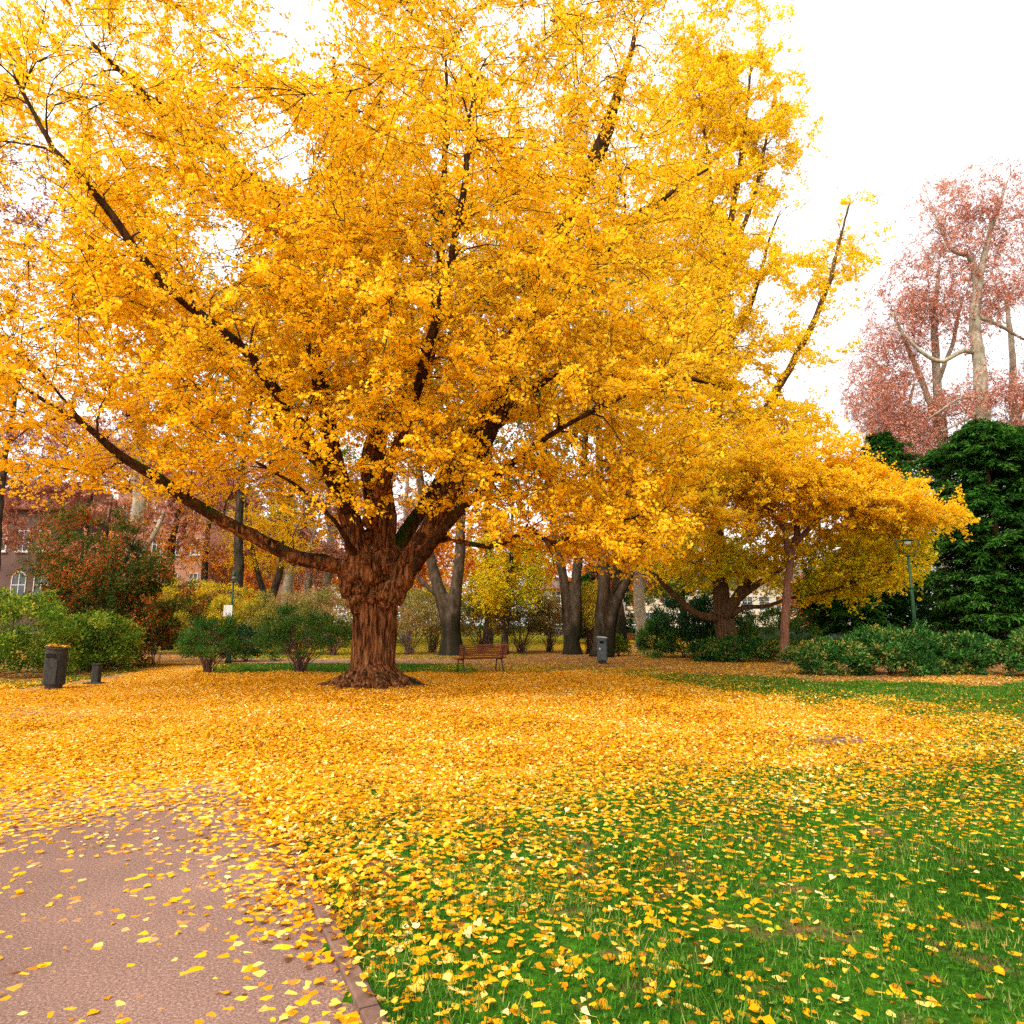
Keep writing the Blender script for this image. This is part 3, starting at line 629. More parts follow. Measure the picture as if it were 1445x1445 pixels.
# vertical ribs on the trunk
for i in range(13):
    a = i * 2 * pi / 13 + random.uniform(-.15, .15); rr = .47
    pr = []
    for v, r in prof[1:8]:
        p = ax_(v); q = (r - .10) ; tw = a + (v - 900) * .0012
        pr.append((p[0] + cos(tw) * q, p[1] + sin(tw) * q, p[2], random.uniform(.10, .15)))
    c = catmull(np.array(pr), .1, .006); lines.append((c[:, :3], c[:, 3]))
LIMB = [
 [(520,818,17.75,.30),(488,804,17.5,.25),(440,792,17.2,.20),(400,780,17,.175),(335,745,16.6,.155),(270,706,16.2,.145),(218,672,15.8,.125),(165,640,15.5,.10),(120,600,15.2,.07),(60,565,15,.045),(-30,500,14.8,.03)],
 [(512,815,17.6,.40),(503,770,17.6,.30),(487,712,17.5,.27),(474,660,17.3,.24),(462,600,17.0,.23),(446,500,16.8,.22),(425,410,16.6,.21),(395,300,16.4,.19),(340,243,16.2,.17),(278,197,16,.15),(200,130,15.8,.10),(130,60,15.6,.05)],
 [(530,815,17.9,.46),(533,760,17.9,.34),(530,700,17.9,.31),(524,640,18,.28),(552,580,18,.24),(590,535,17.9,.21),(608,490,17.8,.18),(616,440,17.7,.15),(620,370,17.6,.13),(625,280,17.6,.10),(628,195,17.6,.08),(630,90,17.6,.04)],
 [(550,846,17.6,.34),(577,800,17.5,.32),(610,745,17.4,.30),(650,672,17.4,.32),(685,610,17.5,.30),(706,540,17.6,.30),(735,460,17.8,.27),(765,395,18,.24),(792,325,18.2,.23),(828,245,18.4,.24),(852,195,18.6,.22),(880,110,18.8,.12),(900,40,19,.05)],
 [(608,765,17.3,.12),(640,762,16.8,.075),(690,772,16.2,.06),(750,748,15.6,.06),(778,765,15.2,.05),(850,738,14.8,.035),(930,725,14.6,.015)],
 [(690,600,17.5,.2),(740,560,17.2,.12),(800,522,17,.10),(870,530,16.9,.11),(950,532,16.8,.08),(1010,545,16.6,.02)],
 [(540,790,18.2,.34),(545,730,18.8,.28),(535,640,19.6,.25),(515,520,20.4,.2),(495,380,21,.15),(480,220,21.4,.10),(470,80,21.6,.05)],
 [(640,690,17.5,.2),(690,560,18.6,.17),(770,430,19.6,.14),(860,330,20.4,.11),(950,270,21,.07),(1000,240,21.2,.04)],
 [(520,740,17.4,.2),(545,670,16.2,.16),(575,590,15,.13),(600,510,13.8,.11),(630,400,12.8,.09),(655,260,12.2,.06),(670,120,12,.03)],
 [(490,720,17.3,.18),(450,640,16,.15),(395,560,14.6,.13),(330,480,13.4,.10),(230,400,12.4,.09),(150,290,11.8,.07),(78,208,11.4,.05),(20,110,11.2,.03)],
 [(585,800,17.3,.16),(650,720,16,.11),(720,655,14.8,.08),(800,600,13.8,.05),(880,560,13.2,.03),(950,530,12.9,.012)],
 [(700,560,17.6,.2),(760,470,16.6,.13),(830,380,15.6,.10),(900,310,14.8,.08),(960,260,14.4,.04)],
 [(480,690,17.4,.2),(400,600,18.4,.15),(300,500,19.4,.12),(180,420,20.2,.09),(60,350,20.8,.05)],
 [(540,800,18.3,.3),(580,740,19.4,.22),(650,640,20.8,.17),(740,580,22,.12),(850,560,22.8,.08),(960,560,23.2,.04)],
 [(500,780,17.3,.10),(472,735,16.4,.05),(425,690,15.4,.04),(360,650,14.6,.03),(280,610,14,.012)],
]
limbs = [L3(p) for p in LIMB]
for l in limbs[:9]: 
    k = min(14, len(l[0])); lines.append((l[0][:k], l[1][:k]))
ex = []
bc = ax_(822)
for (dx, dy, dz, r) in ((-.66,-.35,.15,.34),(-.62,-.42,-.22,.24),(-.50,-.42,-.52,.22),(-.42,-.52,-.72,.14),(-.22,-.62,-.20,.22),(-.05,-.66,.05,.26),(-.38,-.62,.18,.28),(-.20,-.68,.50,.30),(.14,-.60,-.36,.17),(.10,-.64,.30,.22),(.36,-.48,-.55,.20),(.46,-.40,-.30,.28),(.62,-.25,-.02,.30),(.74,-.1,.3,.28),(-.78,0,.32,.28),(0,.5,.1,.42),(-.5,.4,0,.36),(.45,.4,0,.4),(-.62,-.40,.48,.22),(.38,-.55,.32,.22),(-.05,-.62,-.52,.11),(-.30,-.60,-.42,.14)):
    ex.append(blob(bc + np.array([dx, dy, dz]), (r, r, r * .9)))
tm = trunk_mesh('trunk', lines, 14, vox=.035, extra=ex)
def nz(co):
    x, y, z = co[:, 0] - G0[0], co[:, 1] - G0[1], co[:, 2]
    a = np.arctan2(y, x); lo = np.clip((2.6 - z) / .4, 0, 1)
    rib = np.sin(a * 23 + 1.6 * np.sin(z * 2.1) + 1.2 * np.sin(a * 5 + z)) * .5 + np.sin(a * 41 + 2 * np.sin(z * 3.3 + a * 3)) * .35
    bur = np.sin(x * 11 + 2 * np.sin(z * 7)) * np.sin(z * 12 + 2 * np.sin(y * 9)) * .6 + np.sin(x * 23 + y * 17) * np.sin(z * 25) * .3
    big_ = np.sin(x * 4.3 + 1.7 * np.sin(z * 5.1 + y * 3)) * np.sin(z * 5.7 + 1.9 * np.sin(x * 4.7)) 
    hi = np.clip((z - 1.9) / .4, 0, 1) * np.clip((4.2 - z) / .6, 0, 1)
    return (lo * rib * .017 + hi * (bur * .03 + big_ * .05)).astype(np.float32)
displace(tm, nz)
mobj('trunk', tm, M['bark'], big, G0)
for li, l in enumerate(limbs):
    s = 5 if li < 9 else 0
    V, Q = tubes(l[0][None, s:], l[1][None, s:], 9)
    mobj('limb', npmesh('limb', V, quads=Q, smooth=True), M['barklimb'], big, G0)
VB = np.array([(-200,690),(0,690),(60,722),(130,700),(250,705),(330,705),(400,735),(455,760),(500,735),(560,715),(610,748),(680,775),(800,805),(900,815),(960,800),(1000,740),(1040,660),(1080,600),(1200,560)], float)
VR = np.array([(-2000,1010),(0,1010),(195,985),(300,1015),(400,1040),(500,1035),(600,1050),(700,1000),(900,960)], float)
HOLES = [(28,225,38,.9),(55,290,50,.85),(20,300,40,.8),(305,372,40,.9),(318,332,34,.9),(425,228,34,.85),(385,222,36,.8),(240,300,30,.5),(20,420,55,.5),(60,500,50,.4),(150,620,40,.35),(340,205,30,.6),(905,205,30,.6),(860,200,24,.5),(640,198,25,.4),(1000,300,40,.35),(70,400,50,.3),(120,560,50,.35),(30,600,60,.35),(960,420,30,.3),(590,680,34,.5),(460,700,22,.5),(370,690,40,.45),(730,700,22,.4),(775,560,20,.3),(100,100,120,.5),(400,60,110,.45),(700,40,120,.35),(950,60,120,.6)]
def keep_big(Pw):
    u, v = proj(Pw); n = len(u)
    ok = (v < np.interp(u, VB[:, 0], VB[:, 1]) + rng.normal(0, 12, n)) & (u < np.interp(v, VR[:, 0], VR[:, 1]) + rng.normal(0, 22, n)) & (Pw[:, 1] > 8.5)
    for hu, hv, hr, hp in HOLES: ok &= rng.random(n) > hp * np.exp(-((u - hu) ** 2 + (v - hv) ** 2) / (hr * 1.0) ** 2) * .9
    return ok
T = ell_samples(2600, [(-3.8, 17, 11.5, 11.5, 7.5, 10.0), (-9, 15, 9, 7, 5, 6), (2, 15.5, 7.5, 6, 4.5, 5), (-4, 12.5, 8.5, 7, 3, 4.5), tuple(at(770, 710, 14.5)) + (3.4, 2.0, 1.3, 3.0), tuple(at(900, 690, 15.5)) + (3.0, 2.0, 1.6, 2.5), tuple(at(870, 90, 18.6)) + (2.6, 2.6, 3.2, 1.5), tuple(at(180, 130, 15.5)) + (3, 2.6, 3)], .45)
T = T[keep_big(T)][:1350]
boughs = grow(limbs, T, up=.06, rk=.014)
src = boughs + [(l[0][len(l[0]) // 3:], l[1][len(l[0]) // 3:]) for l in limbs]
n1 = crown(big, G0, M['gold'], boughs, 10200, (.5, 1.7, .0105), (2, .2, .6), (15, 2.6, .052, .09), spread=.85, up=.13, flat=.5, keep=keep_big, bough_mat=M['twig'])
print('big leaves', n1, 'boughs', len(boughs))

# ---- general tree
def tree(name, label, group, base, trunks, ells, nA, nT, leaf, lf, bark, tw=(.4, 1.2, .008), sub=(1, .2, .5), shape=SH_FAN, keep=None, up=.15, bough_mat=None, sides=12, shell=.45, vox=None, spread=.9, droop=.15, rk=.012, parts_limb=True, hang=.3, rndf=None, flat=1.0):
    root = empty(name, base, label, 'tree', group)
    T = ell_samples(nA * (4 if keep else 1), ells, shell)
    if keep: T = T[keep(T)][:nA]
    ntr = trunks
    me = trunk_mesh('trunk', ntr, sides, vox=vox); mobj('trunk', me, bark, root, base)
    b = grow(trunks, T, up=up, rk=rk, wob=.06)
    n = crown(root, base, leaf, b, nT, tw, sub, lf, shape=shape, keep=keep, bough_mat=bough_mat or bark, up=up, spread=spread, droop=droop, hang=hang, rndf=rndf, flat=flat)
    return root
def flare(P, R, k=1.35, h=.5):
    P = P.copy(); R = R * (1 + (k - 1) * np.exp(-np.maximum(P[:, 2], 0) / h)); return P, R

# rear ginkgo: short brown trunk, curved limbs, tall sparse crown
g2 = gnd(1026, 931)
Y2 = g2[1]
tr = [flare(*L3([(1027,934,Y2,.52),(1025,905,Y2,.48),(1021,872,Y2,.45),(1018,840,Y2,.38),(1015,800,Y2,.33),(1012,720,Y2,.30),(1010,600,Y2,.27),(1012,480,Y2,.24),(1020,380,Y2,.2),(1035,290,Y2,.15),(1050,190,Y2,.1),(1060,90,Y2,.05)], .3), 1.3),
      L3([(1010,872,Y2-.2,.22),(985,868,Y2-.4,.17),(960,848,Y2-.6,.14),(930,818,Y2-.9,.11),(910,800,Y2-1,.07)], .3),
      L3([(1022,872,Y2-.2,.3),(1045,835,Y2-.5,.22),(1062,812,Y2-.6,.15),(1080,785,Y2-.8,.1),(1095,760,Y2-.9,.05)], .3),
      L3([(1035,850,Y2-.4,.2),(1060,830,Y2-.7,.15),(1090,812,Y2-1,.13),(1120,790,Y2-1.2,.08),(1150,770,Y2-1.4,.04)], .3),
      L3([(1030,868,Y2-.3,.2),(1050,858,Y2-.6,.11),(1085,855,Y2-.9,.09),(1110,845,Y2-1.1,.07),(1150,838,Y2-1.6,.06),(1200,825,Y2-2.2,.05),(1250,805,Y2-2.8,.04),(1300,785,Y2-3.1,.02)], .3),
      L3([(1012,700,Y2,.25),(1040,640,Y2,.2),(1080,580,Y2,.18),(1125,500,Y2,.16),(1150,450,Y2,.14),(1170,400,Y2,.11),(1185,340,Y2,.07),(1200,285,Y2,.04)], .3),
      L3([(1010,600,Y2+.5,.18),(1030,490,Y2+.6,.13),(1060,430,Y2+.7,.10),(1085,340,Y2+.8,.06),(1100,300,Y2+.8,.03)], .3),
      L3([(1012,520,Y2,.18),(1000,420,Y2,.15),(1005,330,Y2,.12),(1000,240,Y2,.09),(985,120,Y2,.04)], .3),
      L3([(1018,400,Y2,.15),(1060,290,Y2,.11),(1075,230,Y2,.08),(1090,150,Y2,.04)], .3)]
def keep2(Pw):
    u, v = proj(Pw); n = len(u)
    lo = np.interp(u, [860, 930, 1000, 1100, 1150, 1200, 1280, 1330, 1400], [800, 838, 838, 845, 862, 868, 840, 800, 740])
    ok = v < lo + rng.normal(0, 8, n) + 14 * np.sin(u * .083 + 1) + 9 * np.sin(u * .19)
    # open sky on the right of the upper crown
    r = np.interp(v, [-300, 60, 195, 255, 275, 290, 340, 420, 520, 570, 640, 700], [1080, 1120, 1168, 1150, 1240, 1250, 1262, 1235, 1190, 1170, 1250, 1330])
    ok &= u < r + rng.normal(0, 9, n) + 12 * np.sin(v * .12) + 8 * np.sin(v * .31)
    ok &= ~((v < 575) & (u > 1035) & (np.sin(u * .085 + v * .045 + 1) * np.sin(v * .075 - u * .03) > .3) & (rng.random(n) < .75))
    for hu, hv, hr, hp in ((1190,330,10,.1),(1095,325,20,.6),(1125,262,18,.6),(1100,210,14,.4),(1135,330,26,.85),(1160,290,22,.9),(1090,430,26,.6),(1140,450,20,.5),(1175,470,24,.5),(1130,540,24,.5),(1160,245,24,.9),(1210,570,36,.6)):
        ok &= ~((np.hypot(u - hu, v - hv) < hr * rng.uniform(.8, 1.2, n)) & (rng.random(n) < hp))
    return ok
c2 = at(1020, 500, Y2)
E2 = [(9.6, Y2, 15, 5.2, 5, 9.5, .8), (9.6, Y2, 24, 4, 3.5, 7), tuple(at(1000, 440, Y2)) + (3.4, 3, 6, 1.3), tuple(at(1040, 130, Y2)) + (4.6, 3.5, 5), tuple(at(1100, 215, Y2)) + (3.2, 2.5, 2), tuple(at(1285, 780, Y2 - 3)) + (2.0, 1.8, 1.7, 2.6), tuple(at(1200, 790, Y2 - 2.5)) + (2.6, 2, 2, 2), tuple(at(1110, 400, Y2)) + (2.4, 2, 3.4), tuple(at(1190, 500, Y2)) + (2.0, 2, 2.2), tuple(at(1215, 330, Y2)) + (2.2, 2, 2.0, 1.3), tuple(at(1110, 590, Y2)) + (3.5, 2.4, 2.2), tuple(at(1180, 360, Y2)) + (3.2, 2.5, 2.6), tuple(at(1130, 470, Y2)) + (3, 2.5, 2.5), tuple(at(1075, 235, Y2)) + (3, 2.6, 2.5), tuple(at(1085, 790, Y2 - 1)) + (5.5, 3, 2.0, 1.6), tuple(at(1210, 800, Y2 - 1)) + (4.3, 3, 2.0, 1.6), tuple(at(950, 800, Y2 - .5)) + (2.6, 2.5, 1.3)]
tree('ginkgo_tree', 'yellow and green ginkgo with short furrowed trunk and low curved limbs behind the rear path', None, g2, tr, E2, 1150, 9300, M['goldgreen'], (9, 2.4, .078, .125), M['barkbrown'], keep=keep2, tw=(.6, 1.8, .009), flat=.55, sides=10, shell=.5, rndf=lambda C: np.clip(.18 + .5 * rng.random(len(C)) + np.clip((C[:, 2] - 4.5) / 9, 0, .45), 0, 1))

# young ginkgo with the thin reddish trunk and the orange-gold canopy
g3 = gnd(1107, 938); Y3 = g3[1]
tr = [flare(*L3([(1106,940,Y3,.19),(1107,905,Y3,.17),(1108,860,Y3,.165),(1112,820,Y3,.16),(1118,785,Y3,.14),(1124,745,Y3,.12),(1120,700,Y3,.1),(1115,640,Y3,.07),(1110,590,Y3,.03)], .25), 1.2, .3),
      L3([(1116,790,Y3,.12),(1100,740,Y3-.5,.09),(1060,700,Y3-1,.07),(1000,670,Y3-1.3,.04)], .25),
      L3([(1120,770,Y3,.12),(1160,730,Y3-.6,.09),(1220,715,Y3-1,.07),(1290,720,Y3-1.2,.05),(1350,728,Y3-1.3,.03)], .25),
      L3([(1122,740,Y3,.1),(1160,690,Y3-.2,.07),(1210,650,Y3-.3,.04)], .25)]
def keep3(Pw):
    u, v = proj(Pw); n = len(u)
    hi = np.interp(u, [860, 950, 1000, 1050, 1100, 1180, 1215, 1225, 1240, 1290, 1330, 1370], [700, 640, 575, 600, 585, 555, 580, 620, 655, 665, 690, 722])
    lo = np.interp(u, [860, 950, 1000, 1050, 1090, 1130, 1180, 1230, 1290, 1330, 1380], [790, 790, 760, 770, 755, 770, 790, 770, 765, 770, 745])
    return (v > hi + rng.normal(0, 12, n) + 13 * np.sin(u * .11) + 9 * np.sin(u * .29 + 2)) & (v < lo + 14 + rng.normal(0, 12, n) + 20 * np.sin(u * .085) + 10 * np.sin(u * .23)) & (u < 1375 + 14 * np.sin(v * .2))
E3 = [tuple(at(1080, 665, Y3 - .5)) + (3.6, 2.8, 2.4), tuple(at(1190, 690, Y3 - .6)) + (3.8, 2.6, 1.9), tuple(at(1300, 720, Y3 - 1)) + (2.3, 1.8, 1.0, 2), tuple(at(985, 700, Y3 - 1)) + (2.6, 2, 2.0)]
tree('young_ginkgo_tree', 'slender reddish trunk with a wide orange-gold canopy, rising beside the laurel bushes', None, g3, tr, E3, 420, 3000, M['gold2'], (11, 2.3, .065, .105), M['barkred'], keep=keep3, tw=(.5, 1.6, .009), sub=(2, .2, .5), sides=10, shell=.55, up=.08, flat=.35)

# ---- beeches and other trees behind the rear path
def copytree(root, loc, rz, sc, label):
    r = root.copy(); COL.objects.link(r); r.location = loc; r.rotation_euler = (0, 0, rz); r.scale = (sc,) * 3; r['label'] = label
    for ch in root.children:
        c = ch.copy(); COL.objects.link(c); c.parent = r
    return r
GB = 'trees behind the rear path'
g = gnd(638, 925); Y = g[1]
tr = [flare(*L3([(638,928,Y,.55),(636,900,Y,.5),(632,868,Y,.45),(618,828,Y,.32),(608,790,Y,.27),(600,740,Y,.24),(590,640,Y,.2),(575,500,Y,.14),(560,380,Y,.06)], .4), 1.5, .4),
      L3([(638,900,Y,.42),(640,868,Y-.1,.38),(645,825,Y-.1,.31),(648,785,Y-.1,.28),(652,700,Y,.24),(665,560,Y,.18),(680,420,Y,.1),(690,330,Y,.05)], .4),
      L3([(628,850,Y,.2),(612,835,Y+.5,.15),(590,815,Y+.9,.12),(575,790,Y+1.2,.08)], .4)]
lowkeep = lambda f: (lambda Pw: proj(Pw)[1] < f + rng.normal(0, 14, len(Pw)))
tree('beech_tree', 'forked beech with mossy dark foot and pale grey stems behind the park bench', GB, g, tr, [tuple(at(600, 420, Y)) + (8, 5, 7), tuple(at(500, 520, Y)) + (6, 4, 4)], 150, 1500, M['olive'], (8, 2.6, .12, .19), M['barkbeech'], keep=lowkeep(720), shape=SH_OVAL, vox=.07)
g = gnd(808, 924); Y = g[1]
tr = [flare(*L3([(808,927,Y,.42),(806,900,Y,.38),(800,860,Y,.27),(795,820,Y,.25),(788,780,Y,.24),(775,700,Y,.2),(765,600,Y,.16),(760,480,Y,.1),(758,380,Y,.05)], .4), 1.4, .4),
      L3([(812,900,Y,.34),(814,860,Y,.29),(813,820,Y,.27),(816,780,Y,.26),(820,700,Y,.22),(830,560,Y,.16),(840,430,Y,.08)], .4)]
tree('beech_tree', 'twin-stemmed grey beech left of the round litter bin', GB, g, tr, [tuple(at(810, 430, Y)) + (6, 5, 8)], 110, 1000, M['olive'], (8, 2.6, .12, .19), M['barkbeech'], keep=lowkeep(700), shape=SH_OVAL, vox=.07)
g = gnd(858, 927); Y = g[1]
tr = [flare(*L3([(848,928,Y,.45),(849,895,Y,.36),(850,850,Y,.33),(852,800,Y,.3),(850,740,Y,.27),(846,640,Y,.2),(842,520,Y,.1)], .4), 1.4, .4),
      L3([(860,915,Y,.3),(862,885,Y,.27),(870,850,Y,.25),(882,825,Y,.2),(895,800,Y,.16),(915,760,Y,.1),(930,700,Y,.05)], .4),
      L3([(862,928,Y-.1,.2),(862,890,Y-.1,.17),(858,860,Y,.15)], .4)]
tree('beech_tree', 'stout many-stemmed grey beech right behind the round litter bin', GB, g, tr, [tuple(at(880, 720, Y)) + (3.4, 3, 2.6), tuple(at(850, 480, Y)) + (5, 4, 6)], 110, 1100, M['olive'], (8, 2.6, .11, .17), M['barkbeech'], keep=lowkeep(835), shape=SH_OVAL, vox=.07)
g = gnd(714, 924); Y = g[1]
tr = [flare(*L3([(712,926,Y,.2),(713,895,Y,.17),(716,860,Y,.15),(719,820,Y,.13),(722,770,Y,.1),(724,700,Y,.06)], .3), 1.3, .3)]
tree('lime_tree', 'slender dark trunk with green and yellow foliage just behind the bench', GB, g, tr, [tuple(at(720, 810, Y)) + (2.4, 2.2, 2.2), tuple(at(690, 850, Y)) + (1.3, 1.2, .8)], 90, 900, M['goldgreen'], (9, 2.2, .09, .15), M['barkdark'], keep=lowkeep(885), shape=SH_OVAL, up=0)
g = gnd(374, 915); Y = g[1] * .98
g = np.array([at(374, 900, Y)[0], Y, 0.])
tr = [flare(*L3([(374,925,Y,.42),(374,895,Y,.36),(375,862,Y,.3),(370,830,Y,.2),(360,795,Y,.15),(350,740,Y,.1),(345,690,Y,.05)], .3), 1.2, .3),
      L3([(376,865,Y,.28),(388,830,Y,.25),(396,800,Y,.2),(402,760,Y,.17),(410,700,Y,.13),(405,620,Y,.08)], .3)]
tree('dark_forked_tree', 'dark forked trunk with thin yellow foliage between the lamp and the great ginkgo', GB, g, tr, [tuple(at(375, 760, Y)) + (3.2, 2.6, 2.6)], 80, 650, M['gold2'], (8, 2.2, .1, .15), M['barkdark'], keep=lowkeep(835), shape=SH_OVAL)
# tall pale plane trunks far off
pl = []
for i, (u, Yp, r, lab, top) in enumerate(((404,50,.45,'pale straight plane trunk nearest the dark forked tree, far behind the shrubs',400),(432,58,.4,'thin pale plane trunk seen just under the long mossy limb',430),(458,54,.42,'grey plane trunk close to the left edge of the great ginkgo trunk',430),(176,40,.55,'pale greenish plane trunk in front of the pink building',420),(572,62,.45,'far plane trunk seen under the right limb of the great ginkgo',430),(905,47,.42,'pinkish stout plane trunk at the end of the branch path',560),(873,40,.42,'straight grey trunk beside the tall white notice sign',600))):
    b = np.array([at(u, 900, Yp)[0], Yp, 0.]); h = 16 if Yp > 45 else 13
    P = np.array([(b[0], Yp, -.1, r * 1.25), (b[0] + .05, Yp, 1.2, r), (b[0] - .1, Yp, 4, r * .85), (b[0] + .2, Yp, 8, r * .7), (b[0] - .3, Yp + .3, 12, r * .5), (b[0] + .2, Yp, h + 3, r * .2)])
    c = catmull(P, .5, .02); tr = [(c[:, :3], c[:, 3])]
    P = np.array([(b[0], Yp, 4.5 if i != 5 else 3.4, r * .5), (b[0] + 1.5, Yp, 7.5, r * .4), (b[0] + 2.2, Yp, 11, r * .15)]); c = catmull(P, .5, .02); c[:, 3] *= .6; tr.append((c[:, :3], c[:, 3]))
    tree('plane_tree', lab, 'plane trees far behind', b, tr, [(b[0], Yp, 11, 5, 4, 6.5), (b[0], Yp, 6, 4.5, 3, 2.0, .5)], 70, 520, M['orange'] if i == 5 else M['rust2'], (7, 2.2, .16, .25), M['barkpale'] if i != 6 else M['barkbeech'], shape=SH_OVAL, tw=(.6, 1.6, .012), keep=lowkeep(865))

# ---- red plane trees on the right
GR = 'red-leaved plane trees on the right'
def keepR(Pw):
    u, v = proj(Pw); n = len(u)
    l = np.interp(v, [100, 195, 230, 290, 330, 400, 560, 620, 660], [1500, 1420, 1300, 1272, 1290, 1225, 1180, 1200, 1230])
    tp = np.interp(u, [1200, 1275, 1290, 1340, 1400, 1445, 1600], [400, 260, 235, 245, 215, 205, 190])
    ok = (u > l + rng.normal(0, 10, n)) & (v > tp + rng.normal(0, 6, n)) & (v < 672)
    for hu, hv, hr, hp in ((1340,520,26,.6),(1420,500,26,.6),(1415,590,24,.5),(1350,600,20,.5),(1300,330,22,.5),(1240,440,14,.5),(1300,555,22,.5),(1440,460,30,.6)):
        ok &= ~((np.hypot(u - hu, v - hv) < hr) & (rng.random(n) < hp))
    return ok
def rtree(lab, ub, Yp, pts_list, ells, nA, nT, mat='rust'):
    b = np.array([at(ub, 890, Yp)[0], Yp, 0.])
    tr = [L3([(u, v, Yp + dy, r) for u, v, dy, r in pl], .4, .03) for pl in pts_list]
    tree('red_plane_tree', lab, GR, b, tr, ells, nA, nT, M[mat], (6, 1.5, .10, .165), M['barkpale'], shape=SH_OVAL, tw=(.8, 2.4, .010), keep=keepR, up=.1, bough_mat=M['twigred'], rk=.007, shell=.75)
rtree('tall pale plane trunk with sparse rusty leaves rising above the yew', 1395, 40,
  [[(1400,920,0,.5),(1395,760,0,.45),(1388,620,0,.42),(1382,520,0,.36),(1376,450,0,.30),(1385,380,0,.2),(1400,320,0,.14),(1420,260,0,.08)],
   [(1380,500,0,.16),(1360,495,0,.14),(1330,510,0,.13),(1300,495,0,.11),(1275,470,0,.05)], [(1378,440,0,.2),(1372,370,0,.15),(1340,350,0,.1),(1320,300,0,.05)],
   [(1378,445,0,.15),(1410,460,0,.1),(1445,480,0,.07)], [(1385,560,0,.1),(1350,565,0,.08),(1310,590,0,.05)], [(1384,580,0,.1),(1350,600,0,.07),(1330,610,0,.04)]],
  [tuple(at(1390, 300, 40)) + (6, 4, 4.5), tuple(at(1410, 430, 40)) + (6, 4, 3.4), tuple(at(1310, 330, 40)) + (3.5, 3, 4), tuple(at(1400, 570, 40)) + (7, 3, 3.4, 1.4)], 620, 2900)
rtree('plane tree with two thin bent stems and rusty leaves left of the tall pale trunk', 1325, 44,
  [[(1330,900,0,.4),(1330,700,0,.35),(1330,615,0,.32),(1322,540,0,.27),(1318,450,0,.2),(1325,380,0,.1)], [(1330,620,0,.25),(1310,560,0,.2),(1285,500,0,.15),(1260,440,0,.08)], [(1324,540,0,.15),(1345,480,0,.13),(1358,420,0,.08)]],
  [tuple(at(1310, 430, 44)) + (5.5, 4, 4), tuple(at(1255, 500, 44)) + (3.5, 3, 5), tuple(at(1300, 590, 44)) + (7, 3, 4, 1.2)], 500, 2500)
rtree('plane tree with pinkish leaves at the far right edge beyond the yew', 1445, 46,
  [[(1450,900,0,.4),(1440,700,0,.35),(1430,600,0,.28),(1428,500,0,.2),(1420,420,0,.12)], [(1432,600,0,.2),(1460,520,0,.15),(1480,420,0,.08)]],
  [tuple(at(1430, 560, 46)) + (4, 3, 3), tuple(at(1480, 400, 46)) + (5, 4, 6)], 120, 800)
rtree('rusty plane tree low behind the rear ginkgo canopy', 1240, 50,
  [[(1240,900,0,.4),(1242,700,0,.3),(1250,600,0,.22),(1240,520,0,.12)], [(1245,680,0,.2),(1275,600,0,.15),(1290,540,0,.08)]],
  [tuple(at(1250, 590, 50)) + (6, 3, 5), tuple(at(1280, 640, 50)) + (5, 3, 2.5), tuple(at(1180, 560, 50)) + (4, 3, 5, .6)], 340, 1900)

# ---- far left: rusty trees before the buildings
GL = 'rusty trees before the left buildings'
def ltree(name, lab, ub, Yp, h, r, ells, nA, nT, mat, bark='barkdark', size=(.14, .22), low=850, rb=.3):
    b = np.array([at(ub, 890, Yp)[0], Yp, 0.])
    P = np.array([(b[0], Yp, -.1, rb * 1.2), (b[0] + .05, Yp, h * .2, rb), (b[0] - .15, Yp, h * .5, rb * .7), (b[0] + .1, Yp, h * .8, rb * .4), (b[0], Yp, h, rb * .1)]); c = catmull(P, .4, .04)
    tree(name, lab, GL, b, [(c[:, :3], c[:, 3])], ells, nA, nT, M[mat], (7, 2.2) + size, M[bark], shape=SH_OVAL, tw=(.5, 1.5, .012), keep=lowkeep(low), bough_mat=M['twigred'] if mat == 'rust2' else None)
ltree('bare_reddish_tree', 'dark slim tree with few rusty leaves in front of the pink building windows', 237, 42, 12, 1, [tuple(at(240, 760, 42)) + (3.5, 3, 4)], 120, 380, 'orange', 'barkdark', (.1, .16))
ltree('rusty_tree', 'large rusty-leaved tree above the small green and red maple', 110, 48, 17, 1, [tuple(at(40, 680, 48)) + (6.5, 4, 5.5), tuple(at(180, 640, 48)) + (5, 4, 2.8)], 220, 1900, 'rust2', low=800)
ltree('rusty_tree', 'rusty tree by the red-roofed house behind the lamp', 285, 50, 13, 1, [tuple(at(330, 720, 50)) + (4.5, 4, 5), tuple(at(260, 670, 50)) + (4, 4, 2.5)], 150, 950, 'rust2', low=800)
ltree('rusty_tree', 'pale rusty tree at the far left edge high over the bushes', -20, 44, 22, 1, [tuple(at(-10, 600, 44)) + (6, 4, 6), tuple(at(20, 300, 44)) + (6, 4, 8)], 260, 700, 'rust2', low=790)
ltree('orange_tree', 'orange-leaved tree far behind between the pale plane trunks', 420, 66, 14, 1, [tuple(at(420, 800, 66)) + (9, 4, 4.5)], 160, 1300, 'orange', size=(.2, .3))
ltree('orange_tree', 'orange-yellow tree far behind the lime and the bench', 690, 58, 13, 1, [tuple(at(690, 790, 58)) + (9, 4, 5)], 160, 1500, 'orange', size=(.2, .3))
ltree('orange_tree', 'small orange maple beside the cream building at right', 1150, 52, 6, 1, [tuple(at(1150, 850, 52)) + (2.4, 2, 1.7)], 60, 500, 'orange', size=(.12, .2), low=885, rb=.15)
ltree('orange_tree', 'orange and gold tree in front of the cream building by the branch path', 870, 68, 12, 1, [tuple(at(880, 815, 68)) + (7, 4, 4.2)], 130, 1300, 'orange', size=(.2, .3), low=858)
